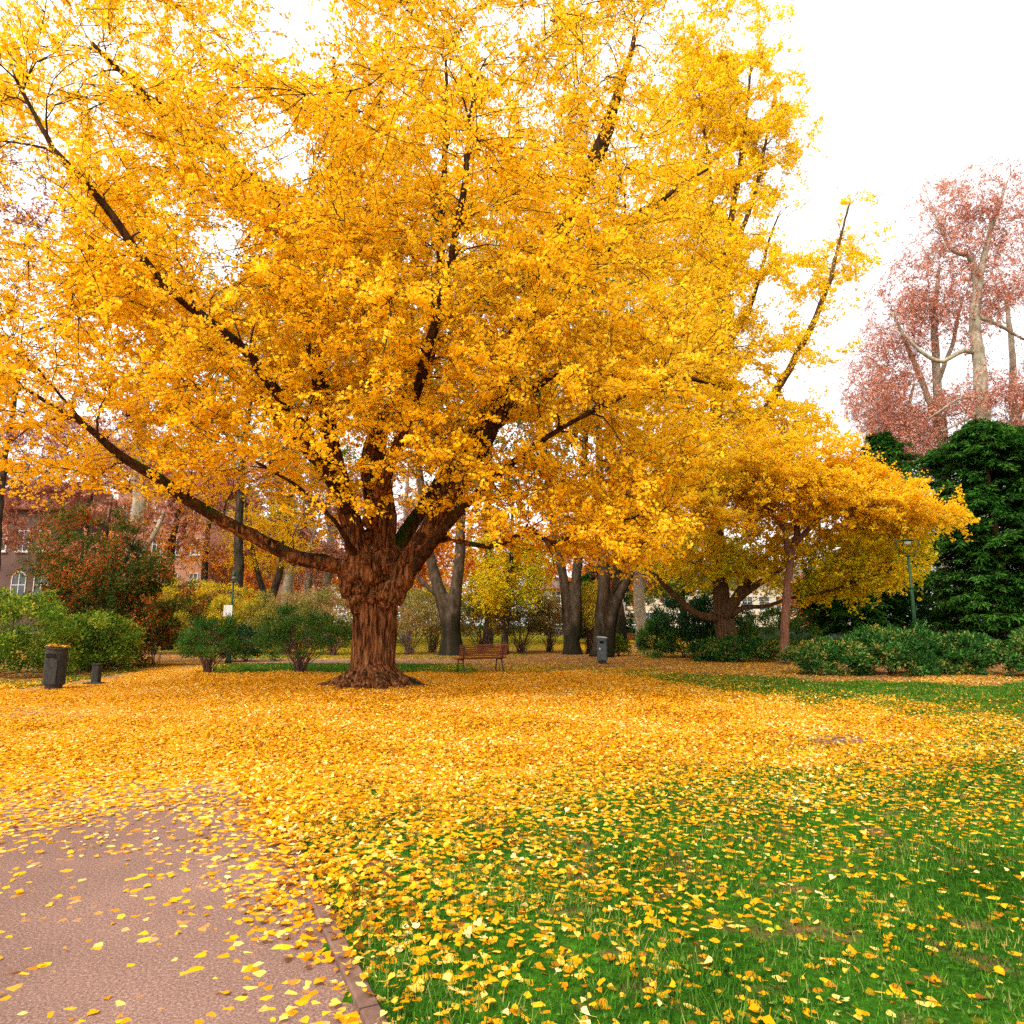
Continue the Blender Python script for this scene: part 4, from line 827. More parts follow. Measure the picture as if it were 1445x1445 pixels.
ltree('green_tree', 'olive green tree in front of the cream building, right of the branch path', 965, 62, 13, 1, [tuple(at(970, 800, 62)) + (6, 4, 4.2)], 130, 1200, 'olive', size=(.2, .3), low=862)
ltree('green_tree', 'green-yellow tree whose crown fills the gap between the beech and the great ginkgo limbs', 690, 45, 20, 1, [tuple(at(700, 560, 45)) + (8, 4, 7)], 200, 1700, 'olive', size=(.16, .25), low=760)
ltree('green_tree', 'olive green tree filling the gap above the dark forked tree', 330, 40, 19, 1, [tuple(at(420, 520, 40)) + (8, 4, 8), tuple(at(350, 720, 40)) + (3.5, 3, 2)], 200, 1500, 'olive', low=735)

# ---- shrubs
def shrub(name, label, group, c, rx, ry, h, n, mat, shape=SH_OVAL, size=(.05, .09), stems=14, skirt=.04, clump=.22, nclump=60, upb=.4, stemmat='twig', srad=.012, shell=.3, hollow=.25, cat='shrub', per=None):
    """leaves grouped in clumps over a lumpy dome, on stems that fan from the ground"""
    root = empty(name, (c[0], c[1], 0), label, cat, group)
    d = norm(rng.normal(size=(nclump * 3, 3))); d = d[d[:, 2] > (-.35 if skirt > .3 else -.92)][:nclump]; d[:, :2] /= np.where(d[:, 2:] < -.3, np.sqrt(np.maximum(1 - d[:, 2:] ** 2, .15)) * 1.12, 1); k = len(d)
    lump = 1 + .14 * np.sin(d[:, 0] * 5 + c[0]) * np.sin(d[:, 1] * 4 + c[1]) + rng.normal(0, .07, k)
    rr = (hollow + (1 - hollow) * rng.random(k) ** shell) * lump
    cen = np.array([0, 0, h * .5]) + d * rr[:, None] * np.array([rx, ry, h * .5]); cen[:, 2] = np.maximum(cen[:, 2], skirt + .05)
    # stems
    S = []; 
    for i in range(stems):
        t = cen[rng.integers(0, k)]; a = rng.random() * 2 * pi; b = np.array([cos(a), sin(a), 0]) * rng.random() * min(rx, ry) * .22
        mid = (b * .6 + t * .4) + np.array([0, 0, t[2] * .25]); tt = np.linspace(0, 1, 7)[:, None]
        P = (1 - tt) ** 2 * b + 2 * tt * (1 - tt) * mid + tt ** 2 * t; P[0, 2] = -.08; S.append((P, np.linspace(srad, srad * .35, 7)))
    boughs = grow(S, cen, step=.2, wob=.02, rk=.004, rmin=.003)
    V, Q = many_tubes(S + boughs, 4); mobj('stems', npmesh('stems', V, quads=Q, smooth=True), M[stemmat], root)
    i = rng.integers(0, k, n); off = norm(rng.normal(size=(n, 3))) * (rng.random(n) ** .5)[:, None] * clump
    C = cen[i] + off * np.array([1, 1, .7]); C[:, 2] = np.maximum(C[:, 2], skirt * rng.random(n))
    out = norm(C - np.array([0, 0, h * .35])); ax = norm(out * .7 + rng.normal(size=(n, 3)) * .6 + np.array([0, 0, upb]))
    nr = out + rng.normal(size=(n, 3)) * .5 + np.array([0, 0, .4])
    sh = rng.normal(0, .14, k)[i]; rnd = np.clip(rng.random(n) + sh, 0, 1)
    mobj('leaves', leaf_mesh('leaves', C, rng.uniform(*size, n), shape, ax, nr, rnd), M[mat], root)
    return root
GLa = 'laurel bushes along the right of the lawn'
def sh_at(u, vb): return gnd(u, vb)
shrub('laurel_bush', 'wide low laurel bush at the foot of the slender reddish trunk', GLa, (10.1, 22.0), 1.25, 1.0, 1.1, 8500, 'laurel', SH_LAUREL, (.09, .14), clump=.26, nclump=120)
shrub('laurel_bush', 'laurel bush in front of the green lamp post', GLa, (11.9, 21.9), 1.45, 1.1, 1.45, 12500, 'laurel', SH_LAUREL, (.09, .14), clump=.26, nclump=130)
shrub('laurel_bush', 'laurel bush between the lamp post and the bare litter patch', GLa, (14.2, 22.6), 1.4, .9, 1.2, 10000, 'laurel', SH_LAUREL, (.09, .14), clump=.26, nclump=120)
shrub('laurel_bush', 'nearest laurel bush at the right edge under the yew', GLa, (16.3, 21.0), 1.6, 1.2, 1.35, 12000, 'laurel', SH_LAUREL, (.09, .14), clump=.26, nclump=130)
shrub('laurel_bush', 'low dark laurel between the rear ginkgo trunk and the slender trunk', GLa, (9.6, 29.6), 1.7, 1.0, .95, 6000, 'laurel', SH_LAUREL, (.09, .14), clump=.28, nclump=90)
shrub('mixed_bush', 'tall green and reddish bush behind the slender reddish trunk', GLa, (12.2, 32.5), 2.0, 1.5, 2.3, 8500, 'midgreen', SH_OVAL, (.08, .13), clump=.35, nclump=110)
shrub('mixed_bush', 'grey-green bush just right of the rear ginkgo trunk', GLa, (10.0, 33.5), 1.6, 1.4, 2.9, 7500, 'darkgreen', SH_OVAL, (.08, .13), clump=.35, nclump=100)
shrub('dark_bush', 'large dark evergreen bush left of the rear ginkgo trunk', None, (8.3, 33.4), 1.5, 1.5, 3.1, 15000, 'darkgreen', SH_OVAL, (.08, .13), clump=.4, nclump=130)
shrub('light_bush', 'bright green leafy bush at the corner of the branch path', None, (7.0, 33.2), .85, .9, 1.9, 5200, 'midgreen', SH_OVAL, (.08, .13), clump=.3, nclump=60)
shrub('light_bush', 'small bright green tuft at the foot of the many-stemmed beech', None, (5.35, 34.8), .6, .6, 1.0, 1800, 'limegreen', SH_OVAL, (.08, .12), clump=.2, nclump=30)
shrub('light_green_bush', 'yellow-green bush behind the left litter bin', None, (-15.8, 21.0), 2.5, 1.6, 2.6, 21000, 'limegreen', SH_OVAL, (.07, .12), clump=.36, nclump=190, hollow=.35, skirt=.02)
shrub('light_green_bush', 'smaller yellow-green bush between the litter bin and the maple', None, (-14.1, 23.3), 1.4, 1.1, 2.0, 9500, 'limegreen', SH_OVAL, (.07, .12), clump=.32, nclump=80)
shrub('green_bush', 'green and rust bush behind the leaf-covered corner of the path', None, (-13.9, 27.0), 1.9, 1.2, 3.5, 17000, 'mapleg', SH_OVAL, (.07, .12), clump=.34, nclump=110)
shrub('green_bush', 'low green bush with rusty tufts beside the short post', None, (-14.9, 24.9), 1.7, 1.0, 1.9, 10000, 'mapleg', SH_OVAL, (.07, .12), clump=.3, nclump=80)
GS = 'fine-twigged shrubs on the grass strip'
p = gnd(293, 950); shrub('willow_shrub', 'small fine-leaved shrub on bare stems left of the lamp foot', GS, p, .95, .8, 1.75, 6500, 'midgreen', SH_OVAL, (.05, .085), stems=40, skirt=.45, clump=.22, nclump=90, stemmat='twigred', srad=.014, upb=.8)
p = gnd(422, 950); shrub('willow_shrub', 'wide fine-leaved shrub on fanning bare stems left of the great trunk', GS, p, 1.5, 1.1, 2.1, 11000, 'midgreen', SH_OVAL, (.05, .085), stems=55, skirt=.5, clump=.26, nclump=140, stemmat='twigred', srad=.015, upb=.8)
shrub('dark_round_bush', 'dark green rounded bush just right of the lamp foot', None, (-11.3, 29.8), 1.15, .9, 1.5, 6000, 'darkgreen', SH_OVAL, (.07, .11), clump=.28, nclump=70)
GY = 'shrub row behind the rear path'
for k, (u, Yp, rx, h, mat, n, lab) in enumerate((
    (215,36,2.6,3.1,'yellowhedge',8500,'yellow-green shrub under the pink building'),
    (275,37,2.4,2.9,'yellowhedge',8500,'yellow shrub left of the lamp post with the white sign'),
    (340,36.5,2.0,2.5,'yellowhedge',7000,'yellow shrub right of the lamp post with the white sign'),
    (405,36,2.2,2.5,'brownshrub',6500,'brownish green shrub behind the wide fine-leaved shrub'),
    (470,35,2.0,2.5,'brownshrub',7000,'green-brown shrub hidden partly by the great ginkgo trunk'),
    (578,36,1.7,2.6,'brownshrub',6000,'reddish twiggy shrub between the great trunk and the beech'),
    (610,38,1.5,2.9,'yellowhedge',4500,'yellow-green shrub against the foot of the beech'),
    (680,37,1.7,2.4,'brownshrub',6500,'brown twiggy shrub right behind the park bench'),
    (735,38,1.9,2.6,'brownshrub',7000,'reddish brown shrub right of the slender lime trunk'),
    (775,39,1.4,2.4,'brownshrub',4500,'brown shrub against the twin-stemmed beech'),
    (832,37,.9,2.9,'yellowhedge',3500,'yellow shrub in the gap between two grey beeches'))):
    x = at(u, 900, Yp)[0]
    shrub('twiggy_shrub', lab, GY, (x, Yp), rx * 1.12, 1.2, h * 1.32, int(n * 1.5), mat, SH_OVAL, (.07, .12), stems=45, skirt=.35, clump=.36, nclump=130, stemmat='twigred', srad=.014, upb=.5)
# small maple at left
g = np.array([-16.2, 26.5, 0.])
tr = []
for dx, h in ((-.5, 5.5), (.3, 6.6), (1.1, 5.0)):
    P = np.array([(g[0], 26.5, -.1, .12), (g[0] + dx * .4, 26.5, 1.5, .09), (g[0] + dx, 26.5, 3.5, .06), (g[0] + dx * 1.3, 26.5, h, .02)]); c = catmull(P, .25, .03); tr.append((c[:, :3], c[:, 3]))
tree('maple_tree', 'small bushy maple with layered green and red leaves at left', None, g, tr, [(g[0], 26.5, 3.4, 2.6, 2, 3.1), (g[0] + .8, 26.3, 1.8, 2.7, 1.6, 1.4), (g[0] + 1.9, 26, 3.6, 1.5, 1.3, .8)], 260, 2600, M['maple'], (11, 2.4, .06, .11), M['barkdark'], shape=SH_OVAL, tw=(.3, .9, .006), up=0, spread=.7, droop=.25)

# ---- yews (big dark evergreens on the right)
def yew(name, label, base, h, rx, ry, n, z0=.3, size=(.16, .3), nfr=900, group=None, top=.0):
    root = empty(name, base, label, 'tree', group)
    P = np.array([(0, 0, -.1, .3), (.05, 0, h * .3, .25), (0, .05, h * .65, .14), (0, 0, h * .97, .03)]); c = catmull(P, .4, .02)
    me = trunk_mesh('trunk', [(c[:, :3], c[:, 3])], 10); mobj('trunk', me, M['barkred'], root)
    # fronds: start inside, run outward and droop, each with needle tufts
    k = nfr; z = z0 + (h - z0) * rng.random(k) ** .95; a = rng.random(k) * 2 * pi
    prof = np.interp(z / h, [0, .1, .35, .6, .8, .93, 1], [.85, 1, 1.0, .95, .8, .55, .22]) * rng.uniform(.82, 1.12, k) * (1 + .18 * np.sin(a * 3 + z * 1.3) + .12 * np.sin(a * 7 + z * 2.6) + .1 * np.sin(z * 4.1))
    ro = prof * rng.uniform(.55, 1.0, k); ri = ro * .35
    L_ = np.maximum(ro - ri, .2)[:, None]
    d = np.stack([np.cos(a) * rx, np.sin(a) * ry, np.zeros(k)], 1)
    st = np.stack([np.zeros(k), np.zeros(k), z - .1 * L_[:, 0]], 1) + d * ri[:, None]; en = np.stack([np.zeros(k), np.zeros(k), z + rng.uniform(-.1, .35, k)], 1) + d * ro[:, None]
    t = np.linspace(0, 1, 6); pts = st[:, None] * (1 - t)[None, :, None] + en[:, None] * t[None, :, None]
    pts[..., 2] += .30 * np.sin(t * pi * .8)[None] * np.linalg.norm(en - st, axis=1)[:, None] * .4 - (.22 * t ** 2)[None]
    V, Q = tubes(pts, np.linspace(.02, .006, 6)[None] * np.ones((k, 1)), 3)
    mobj('branches', npmesh('branches', V, quads=Q, smooth=True), M['twig'], root)
    i = rng.integers(0, k, n); tt = rng.random(n) ** .7; q = tt * 5; j = np.minimum(q.astype(int), 4); f = (q - j)[:, None]
    C = pts[i, j] * (1 - f) + pts[i, j + 1] * f; D = norm(pts[i, j + 1] - pts[i, j])
    side = norm(np.cross(D, np.array([0, 0, 1.0]))) * rng.normal(0, 1, n)[:, None]
    ax = norm(D * .8 + side * .8 + rng.normal(0, .25, (n, 3)) - np.array([0, 0, .12]))
    C = C + side * (.13 * rng.random(n))[:, None] + rng.normal(0, .05, (n, 3))
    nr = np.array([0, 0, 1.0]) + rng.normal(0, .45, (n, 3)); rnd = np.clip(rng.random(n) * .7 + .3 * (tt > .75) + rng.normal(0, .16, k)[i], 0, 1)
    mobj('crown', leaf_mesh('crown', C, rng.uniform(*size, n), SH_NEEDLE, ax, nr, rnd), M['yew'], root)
    return root
yew('yew_tree', 'massive dark green yew filling the right edge behind the laurels', (23.2, 32.5, 0), 11.2, 4.5, 3.2, 135000, size=(.18, .34), nfr=1700, group='dark yews at the right')
yew('yew_tree', 'narrower dark yew at the right edge, overlapping the massive one', (27.6, 34.5, 0), 11.8, 4.6, 3.0, 60000, size=(.18, .34), nfr=800, group='dark yews at the right')
yew('yew_tree', 'dark pointed yew peeping above the end of the orange-gold canopy', (22.0, 39.5, 0), 12.6, 2.6, 2.2, 40000, size=(.2, .38), nfr=800, group='dark yews at the right')
yew('yew_tree', 'low spreading yew behind the laurel bushes and lamp post', (17.6, 35.5, 0), 4.0, 3.4, 2.0, 40000, z0=1.1, nfr=600, group='dark yews at the right')
yew('yew_tree', 'dark evergreen behind the far bench beside the pinkish trunk', (7.2, 56, 0), 6.2, 3.2, 2.4, 22000, nfr=450, size=(.25, .45), group='dark yews at the right')

# ------------------------------------------------------------------ street furniture
def bench(loc, rz, label, W=1.75):
    """local: back towards -y (towards the camera), seat runs along x"""
    r = empty('park_bench', loc, label, 'bench', None, rz)
    sl = MB()
    for i, z in enumerate((.43, .43, .435, .44)):
        pass
    seat = MB()
    for i in range(5):
        y = -.02 + i * .088
        seat.rbox((0, y, .432 - .012 * math.sin(i / 4 * pi) ), (W, .072, .028), None, .006)
    seat.build('seat', M['benchwood'], r)
    back = MB(); la = radians(15); R = np.array([[1, 0, 0], [0, cos(la), -sin(la)], [0, sin(la), cos(la)]])
    for i in range(6):
        z = .47 + i * .066; y = -.07 - (z - .43) * math.tan(la)
        back.rbox((0, y, z), (W, .026, .050), R, .006)
    back.rbox((0, -.07 - .43 * math.tan(la), .868), (W, .05, .03), R, .006)
    back.build('backrest', M['benchwood'], r)
    for sx in (-1, 1):
        x = sx * (W / 2 - .17)
        fr = MB()
        fr.tube([(x, .36, .40), (x, .15, .398), (x, -.05, .40), (x, -.09, .46), (x, -.19, .86)], .02, 8)
        fr.build('back_frame', M['iron'], r, True)
        MB().tube([(x, .33, .40), (x, .345, .25), (x, .37, .12), (x, .39, .0)], [.026, .022, .020, .028], 8).build('leg', M['iron'], r, True)
        MB().tube([(x, -.05, .40), (x, -.09, .25), (x, -.15, .12), (x, -.20, .0)], [.026, .022, .020, .028], 8).build('leg', M['iron'], r, True)
        if False: pass
        ar = MB(); xa = sx * (W / 2 - .05); ar.tube([(xa, .36, .44), (xa, .33, .56), (xa, .2, .62), (xa, 0, .61), (xa, -.11, .6)], .013, 8)
    return r
p = gnd(680, 949); bench((p[0], p[1], .02), radians(28), 'red-brown slatted park bench on the leaf carpet, seen from behind')
b2 = at(891, 911, 50); bench((b2[0], 50, .0), radians(4), 'small far red-brown bench by the white notice sign', 1.6)
b3 = at(948, 905, 40); bench((b3[0], 40, .0), radians(-100), 'dark bench half hidden by the bright green corner bush', 1.6)

def bin_(loc, rz, label, h=1.05, r=.215, leafy=False, group='litter bins', wood=False):
    mat = M['darkwood'] if wood else M['greymetal']
    R_ = empty('litter_bin', loc, label, 'bin', group, rz)
    n = 28; b = MB()
    # body: an open-topped rounded shell with a squared back
    def ring(rr, z):
        out = []
        for i in range(n):
            a = 2 * pi * i / n; x = rr * cos(a); y = rr * sin(a)
            y = max(-rr, min(y, rr * .82)); out.append((x, y, z))
        return out
    V = ring(r * .97, .10) + ring(r, .12) + ring(r, h * .93) + ring(r * .98, h * .95)
    Fs = [(j*n+i, j*n+(i+1) % n, (j+1)*n+(i+1) % n, (j+1)*n+i) for j in range(3) for i in range(n)] + [tuple(range(n))[::-1], tuple(3*n+i for i in range(n))]
    b.add(V, Fs); b.build('body', mat, R_, False)
    b = MB(); b.lathe([(r * .8, 0), (r * .8, .10), (r * .9, .101)], 24); b.build('foot', M['iron'], R_)
    o = MB(); o.rbox((-.03, -r * .985, h * .80), (r * .85, .03, h * .10), None, .006); o.build('slot', M['blackslot'], R_)
    d = MB(); d.rbox((0, -r * .99, h * .42), (r * 1.1, .016, h * .58), None, .004); d.build('door', mat, R_)
    l = MB(); l.lathe([(r * 1.02, 0), (r * 1.10, .012), (r * 1.10, .035), (r * .8, .06), (.02, .066)], n); lo = l.build('lid', M['lidmetal'] if not wood else M['darkwood'], R_, False)
    lo.location = (0, 0, h * .95); lo.rotation_euler = (radians(3), radians(4 if not wood else 7), 0)
    if not wood:
        MB().rbox((-r * .55, -r * .93, h * .55), (.055, .05, .075), None, .004).build('sticker', M['signwhite'], R_)
    return R_
p = gnd(850, 936); bin_((p[0], p[1], .01), 0, 'grey round litter bin with pale lid at the edge of the rear path')
p = gnd(75, 972); lb = bin_((p[0], p[1], .0), radians(10), 'dark weathered bin with fallen leaves on its lid, by the yellow-green bush', 1.02, .24, wood=True)
nl = 170; xx = rng.uniform(-.23, .23, nl); yy = rng.uniform(-.2, .2, nl); k = xx**2 + yy**2 < .05; xx, yy = xx[k], yy[k]; nl = len(xx)
a = rng.random(nl) * 6.28
mo = mobj('leaf_litter', leaf_mesh('leaf_litter', np.stack([xx + p[0], yy + p[1], 1.02 * .95 + .066 - xx * .12 + rng.random(nl) * .025], 1), rng.uniform(.05, .08, nl), SH_FAN, np.stack([np.cos(a), np.sin(a), rng.normal(0, .2, nl)], 1), np.stack([rng.normal(0, .2, nl), rng.normal(0, .2, nl), np.ones(nl)], 1)), M['fallen'])
tag(mo, 'golden leaves lying on the lid of the left bin', 'leaves', kind='stuff')
p = gnd(135, 965); st = empty('short_post', (p[0], p[1], 0), 'short dark square post beside the left path edge', 'post')
b = MB(); b.rbox((0, 0, .25), (.17, .17, .5), None, .015); b.build('post_body', M['darkwood'], st)
b = MB(); b.rbox((0, 0, .515), (.22, .22, .03), None, .008); b.build('cap', M['darkwood'], st)
b = MB(); b.rbox((-.03, -.02, .02), (.42, .30, .05), None, .012); b.build('foot', M['iron'], st)

def lamp(loc, H, hoop, label, shade='bell', r0=.055):
    R_ = empty('street_lamp', loc, label, 'street lamp', 'green park lamps')
    zt = H - 2 * hoop if shade == 'bell' else H - hoop * 1.05
    b = MB(); b.lathe([(r0 * 2.4, 0), (r0 * 2.4, .12), (r0 * 1.7, .2), (r0 * 1.6, .45), (r0 * 1.2, .55)], 20); b.build('base', M['greenpaint'], R_, True)
    b = MB(); b.tube([(0, 0, .5), (0, 0, zt * .5), (0, 0, zt)], [r0 * 1.15, r0, r0 * .62], 14)
    for z in (zt * .40, zt * .70, zt * .985): b.lathe([(r0 * .7, z - .03), (r0 * 1.35, z - .018), (r0 * 1.35, z + .018), (r0 * .7, z + .03)], 18)
    b.build('pole', M['greenpaint'], R_, True)
    h = MB()
    if shade == 'bell':
        P = [(hoop * sin(a), 0, zt + hoop - hoop * cos(a)) for a in np.linspace(0, 2 * pi, 33)]
        h.tube(P, .018, 8)
    else:
        P = [(hoop * sin(a), 0, zt + hoop - hoop * cos(a)) for a in np.linspace(-radians(110), radians(110), 27)]
        h.tube(P, [.018] * 13 + [.024] + [.018] * 13, 8)
    h.build('hoop', M['greenpaint'], R_, True)
    if shade == 'bell':
        c = zt + hoop * 1.05
        s = MB(); s.lathe([(hoop * .55, c - .02), (hoop * .55, c), (hoop * .42, c + .08), (hoop * .22, c + .15), (hoop * .12, c + .2), (.02, c + hoop * .93)], 20); s.build('lamp_shade', M['greenpaint'], R_, True)
        g = MB(); g.lathe([(.03, c - .12), (hoop * .3, c - .09), (hoop * .36, c - .03), (hoop * .34, c - .005)], 18); g.build('lamp_glass', M['lampglass'], R_, True)
    else:
        c = zt + hoop * 1.15
        s = MB(); s.lathe([(hoop * .5, c), (hoop * .52, c + .03), (hoop * .2, c + .07), (.03, c + .1)], 20)
        s.tube([(-hoop, 0, c + .03), (hoop, 0, c + .03)], .012, 6)
        s.build('lamp_shade', M['greenpaint'], R_, True)
        g = MB(); g.lathe([(.05, c - .14), (hoop * .26, c - .12), (hoop * .30, c - .04), (hoop * .28, c - .003)], 18); g.build('lamp_glass', M['lampglass'], R_, True)
    return R_
p = gnd(322, 936); Hl = at(322, 806, p[1])[2]
lamp((p[0], p[1], 0), Hl, .2, 'green hoop lamp with a white notice board on its pole, left of the great ginkgo')
b = at(322.5, 862, p[1])
s = empty('notice_board', b - np.array([0, .07, 0]), 'small white notice board fixed to the left lamp pole', 'sign')
MB().rbox((0, 0, 0), (.36, .02, .46), None, .004).build('panel', M['signwhite'], s)
MB().box(-.03, .03, .011, .04, -.15, -.12).build('bracket', M['iron'], s); MB().box(-.03, .03, .011, .04, .12, .15).build('bracket', M['iron'], s)
p = np.array([at(1293, 930, 24.2)[0], 24.2, 0]); lamp((at(1295, 925, 24.2)[0], 24.2, 0), at(1285, 765, 24.2)[2], .40, 'green lamp post with open hoop head standing behind the laurel bushes', 'open', .062)
# tall white double sign far behind the bin
Ys = 44; b = at(879, 908, Ys); s = empty('notice_sign', (b[0], Ys, 0), 'tall narrow white sign of two panels on a thin post, left of the branch path', 'sign')
MB().tube([(0, 0, 0), (0, 0, 3.9)], .03, 8).build('post', M['greymetal'], s)
MB().rbox((-.02, -.04, 3.25), (.22, .02, 1.15), None, .004).build('panel', M['signwhite'], s)
MB().rbox((.1, -.065, 2.45), (.22, .02, .95), None, .004).build('panel', M['signwhite'], s)
# thin white post beside the beech
Yp = 38; b = at(866, 905, Yp); s = MB().tube([(0, 0, 0), (0, 0, 2.6)], [.05, .05], 10); s.lathe([(.055, 2.6), (.06, 2.62), (.02, 2.66)], 12); o = s.build('white_post', M['signwhite']); o.location = (b[0], Yp, 0)
tag(o, 'thin white post behind the many-stemmed beech', 'post')
# flat stone slab in the lawn
p = gnd(1183, 1047); o = MB().rbox((0, 0, 0), (.8, .5, .05), None, .012).build('stone_slab', M['kerb']); o.location = (p[0], p[1], .022); o.rotation_euler[2] = .2
tag(o, 'flat reddish stone slab half buried in the leaf-strewn lawn', 'stone slab')

# ------------------------------------------------------------------ buildings, fence, clipped hedges
def window(parent, x, y, z, w, h, arched=False, cross=True, shutter=False):
    """on a wall facing -y; outer frame stands 3 cm proud, the pane is set back in it"""
    f = MB(); t = .09
    if not arched:
        f.box(x - w/2, x - w/2 + t, y - .06, y + .02, z, z + h); f.box(x + w/2 - t, x + w/2, y - .06, y + .02, z, z + h)
        f.box(x - w/2 + t, x + w/2 - t, y - .06, y + .02, z, z + t); f.box(x - w/2 + t, x + w/2 - t, y - .06, y + .02, z + h - t, z + h)
        if cross: f.box(x - .03, x + .03, y - .05, y + .01, z + t, z + h - t); f.box(x - w/2 + t, x - .03, y - .045, y + .01, z + h * .6, z + h * .6 + .05); f.box(x + .03, x + w/2 - t, y - .045, y + .01, z + h * .6, z + h * .6 + .05)
    else:
        f.tube([(x - w/2, y - .03, z)] + [(x - w/2 * cos(a), y - .03, z + h - w/2 + w/2 * sin(a)) for a in np.linspace(0, pi, 13)] + [(x + w/2, y - .03, z)], .06, 6)
        f.box(x - .03, x + .03, y - .05, y + .01, z, z + h); f.box(x - w/2, x + w/2, y - .06, y + .012, z + h * .5, z + h * .5 + .06)
    fr = f.build('window', M['frame'], parent)
    MB().box(x - w/2 + t, x + w/2 - t, y - .022, y - .006, z + t, z + h - t).build('pane', M['pane'], fr)
    MB().box(x - w/2 - .08, x + w/2 + .08, y - .16, y - .002, z - .10, z - .004).build('sill', M['frame'], fr)
def block(root, x0, x1, y0, y1, h, mat, base=None):
    MB().box(x0, x1, y0, y1, -.1, h).build('wall', mat, root)
    if base: MB().box(x0 - .05, x1 + .05, y0 - .06, y0 - .003, -.1, base).build('plinth', M['plaster2'], root)
def roof(root, x0, x1, y0, y1, z, rise, mat, hip=1.5):
    b = MB(); o = .5; x0 -= o; x1 += o; y0 -= o; y1 += o; ym = (y0 + y1) / 2
    b.add([(x0,y0,z),(x1,y0,z),(x1,y1,z),(x0,y1,z),(x0+hip,ym,z+rise),(x1-hip,ym,z+rise),(x0,y0,z+.18),(x1,y0,z+.18),(x1,y1,z+.18),(x0,y1,z+.18)],
          [(0,3,2,1),(0,1,7,6),(1,2,8,7),(2,3,9,8),(3,0,6,9),(6,7,5,4),(8,9,4,5),(7,8,5),(9,6,4)])
    return b.build('roof', mat, root)
X = lambda u, Y: at(u, 880, Y)[0]
Z = lambda v, Y: at(722, v, Y)[2]
Yb = 62
r = empty('apartment_building', (0, 0, 0), 'pink-brown plastered apartment house with small white windows behind the left trees', 'building')
block(r, X(150, Yb), X(285, Yb), Yb, Yb + 12, Z(690, Yb), M['plaster'], 1.2)
roof(r, X(150, Yb), X(285, Yb), Yb, Yb + 12, Z(690, Yb), 3, M['roofred'])
for u in (165, 212, 240, 268):
    for v in (832, 783, 735): window(r, X(u, Yb), Yb, Z(v, Yb), .85, 1.5)
MB().box(X(193, Yb), X(196, Yb), Yb - .35, Yb - .004, -.1, Z(700, Yb)).build('pilaster', M['plaster'], r)
Yc = 66
r = empty('house', (0, 0, 0), 'lower reddish house with a red-brown tiled roof right of the pink-brown apartment house', 'building')
block(r, X(292, Yc), X(365, Yc), Yc, Yc + 9, Z(795, Yc), M['plaster'], 1.0)
roof(r, X(292, Yc), X(365, Yc), Yc, Yc + 9, Z(795, Yc), 2.6, M['roofred'])
for u in (305, 325, 348): window(r, X(u, Yc), Yc, Z(838, Yc), .95, 1.5)
Ya = 54
r = empty('brick_villa', (0, 0, 0), 'dark brown villa with arched white windows at the left edge', 'building')
block(r, X(-90, Ya), X(68, Ya), Ya, Ya + 12, Z(720, Ya), M['plaster2'], 1.0)
roof(r, X(-90, Ya), X(68, Ya), Ya, Ya + 12, Z(720, Ya), 3.5, M['roofred'])
for u in (-40, 20, 52): window(r, X(u, Ya), Ya, Z(845, Ya), 1.1, 2.1, arched=True)
for u in (-40, -12, 20, 50): window(r, X(u, Ya), Ya, Z(778, Ya), .95, 1.7)
Yd = 92
r = empty('cream_building', (0, 0, 0), 'cream building far behind the branch path with grey windows', 'building')
block(r, X(770, Yd), X(985, Yd), Yd, Yd + 12, Z(832, Yd), M['cream'], .8)
roof(r, X(770, Yd), X(985, Yd), Yd, Yd + 12, Z(832, Yd), 2, M['greyroof'])
for u in range(785, 980, 22):
    for v in (882, 852): window(r, X(u, Yd), Yd, Z(v, Yd), 1.3, 1.7)
Ye = 76
r = empty('cream_house', (0, 0, 0), 'cream house with brown balcony and red awning behind the slender reddish trunk', 'building')
block(r, X(1040, Ye), X(1240, Ye), Ye, Ye + 12, Z(822, Ye), M['cream'], .8)
roof(r, X(1040, Ye), X(1240, Ye), Ye, Ye + 12, Z(822, Ye), 2, M['greyroof'])
for u in (1056, 1080, 1104, 1128, 1165, 1190, 1215): window(r, X(u, Ye), Ye, Z(862, Ye), 1.3, 1.6)
for u in (1056, 1104, 1190): window(r, X(u, Ye), Ye, Z(888, Ye), 1.2, 1.5)
b = MB(); b.box(X(1120, Ye), X(1140, Ye), Ye - 1.2, Ye - .004, Z(874, Ye), Z(874, Ye) + .12)
for i in range(14): xx_ = X(1120, Ye) + .06 + i * .11; b.box(xx_, xx_ + .05, Ye - 1.17, Ye - 1.12, Z(874, Ye) + .122, Z(874, Ye) + .95)
b.build('balcony', M['benchwood'], r)
b = MB(); xa, xb = X(1128, Ye), X(1142, Ye); za = Z(881, Ye); b.add([(xa, Ye - .05, za + .5), (xb, Ye - .05, za + .5), (xb, Ye - 1.3, za), (xa, Ye - 1.3, za), (xa, Ye - 1.3, za - .35), (xb, Ye - 1.3, za - .35), (xa, Ye - .05, za + .44), (xb, Ye - .05, za + .44), (xb, Ye - 1.27, za - .35), (xa, Ye - 1.27, za - .35)], [(0, 3, 2, 1), (3, 4, 5, 2), (6, 7, 8, 9), (0, 6, 9, 4, 3), (1, 2, 5, 8, 7), (4, 9, 8, 5)]); b.build('awning', M['awning'], r)
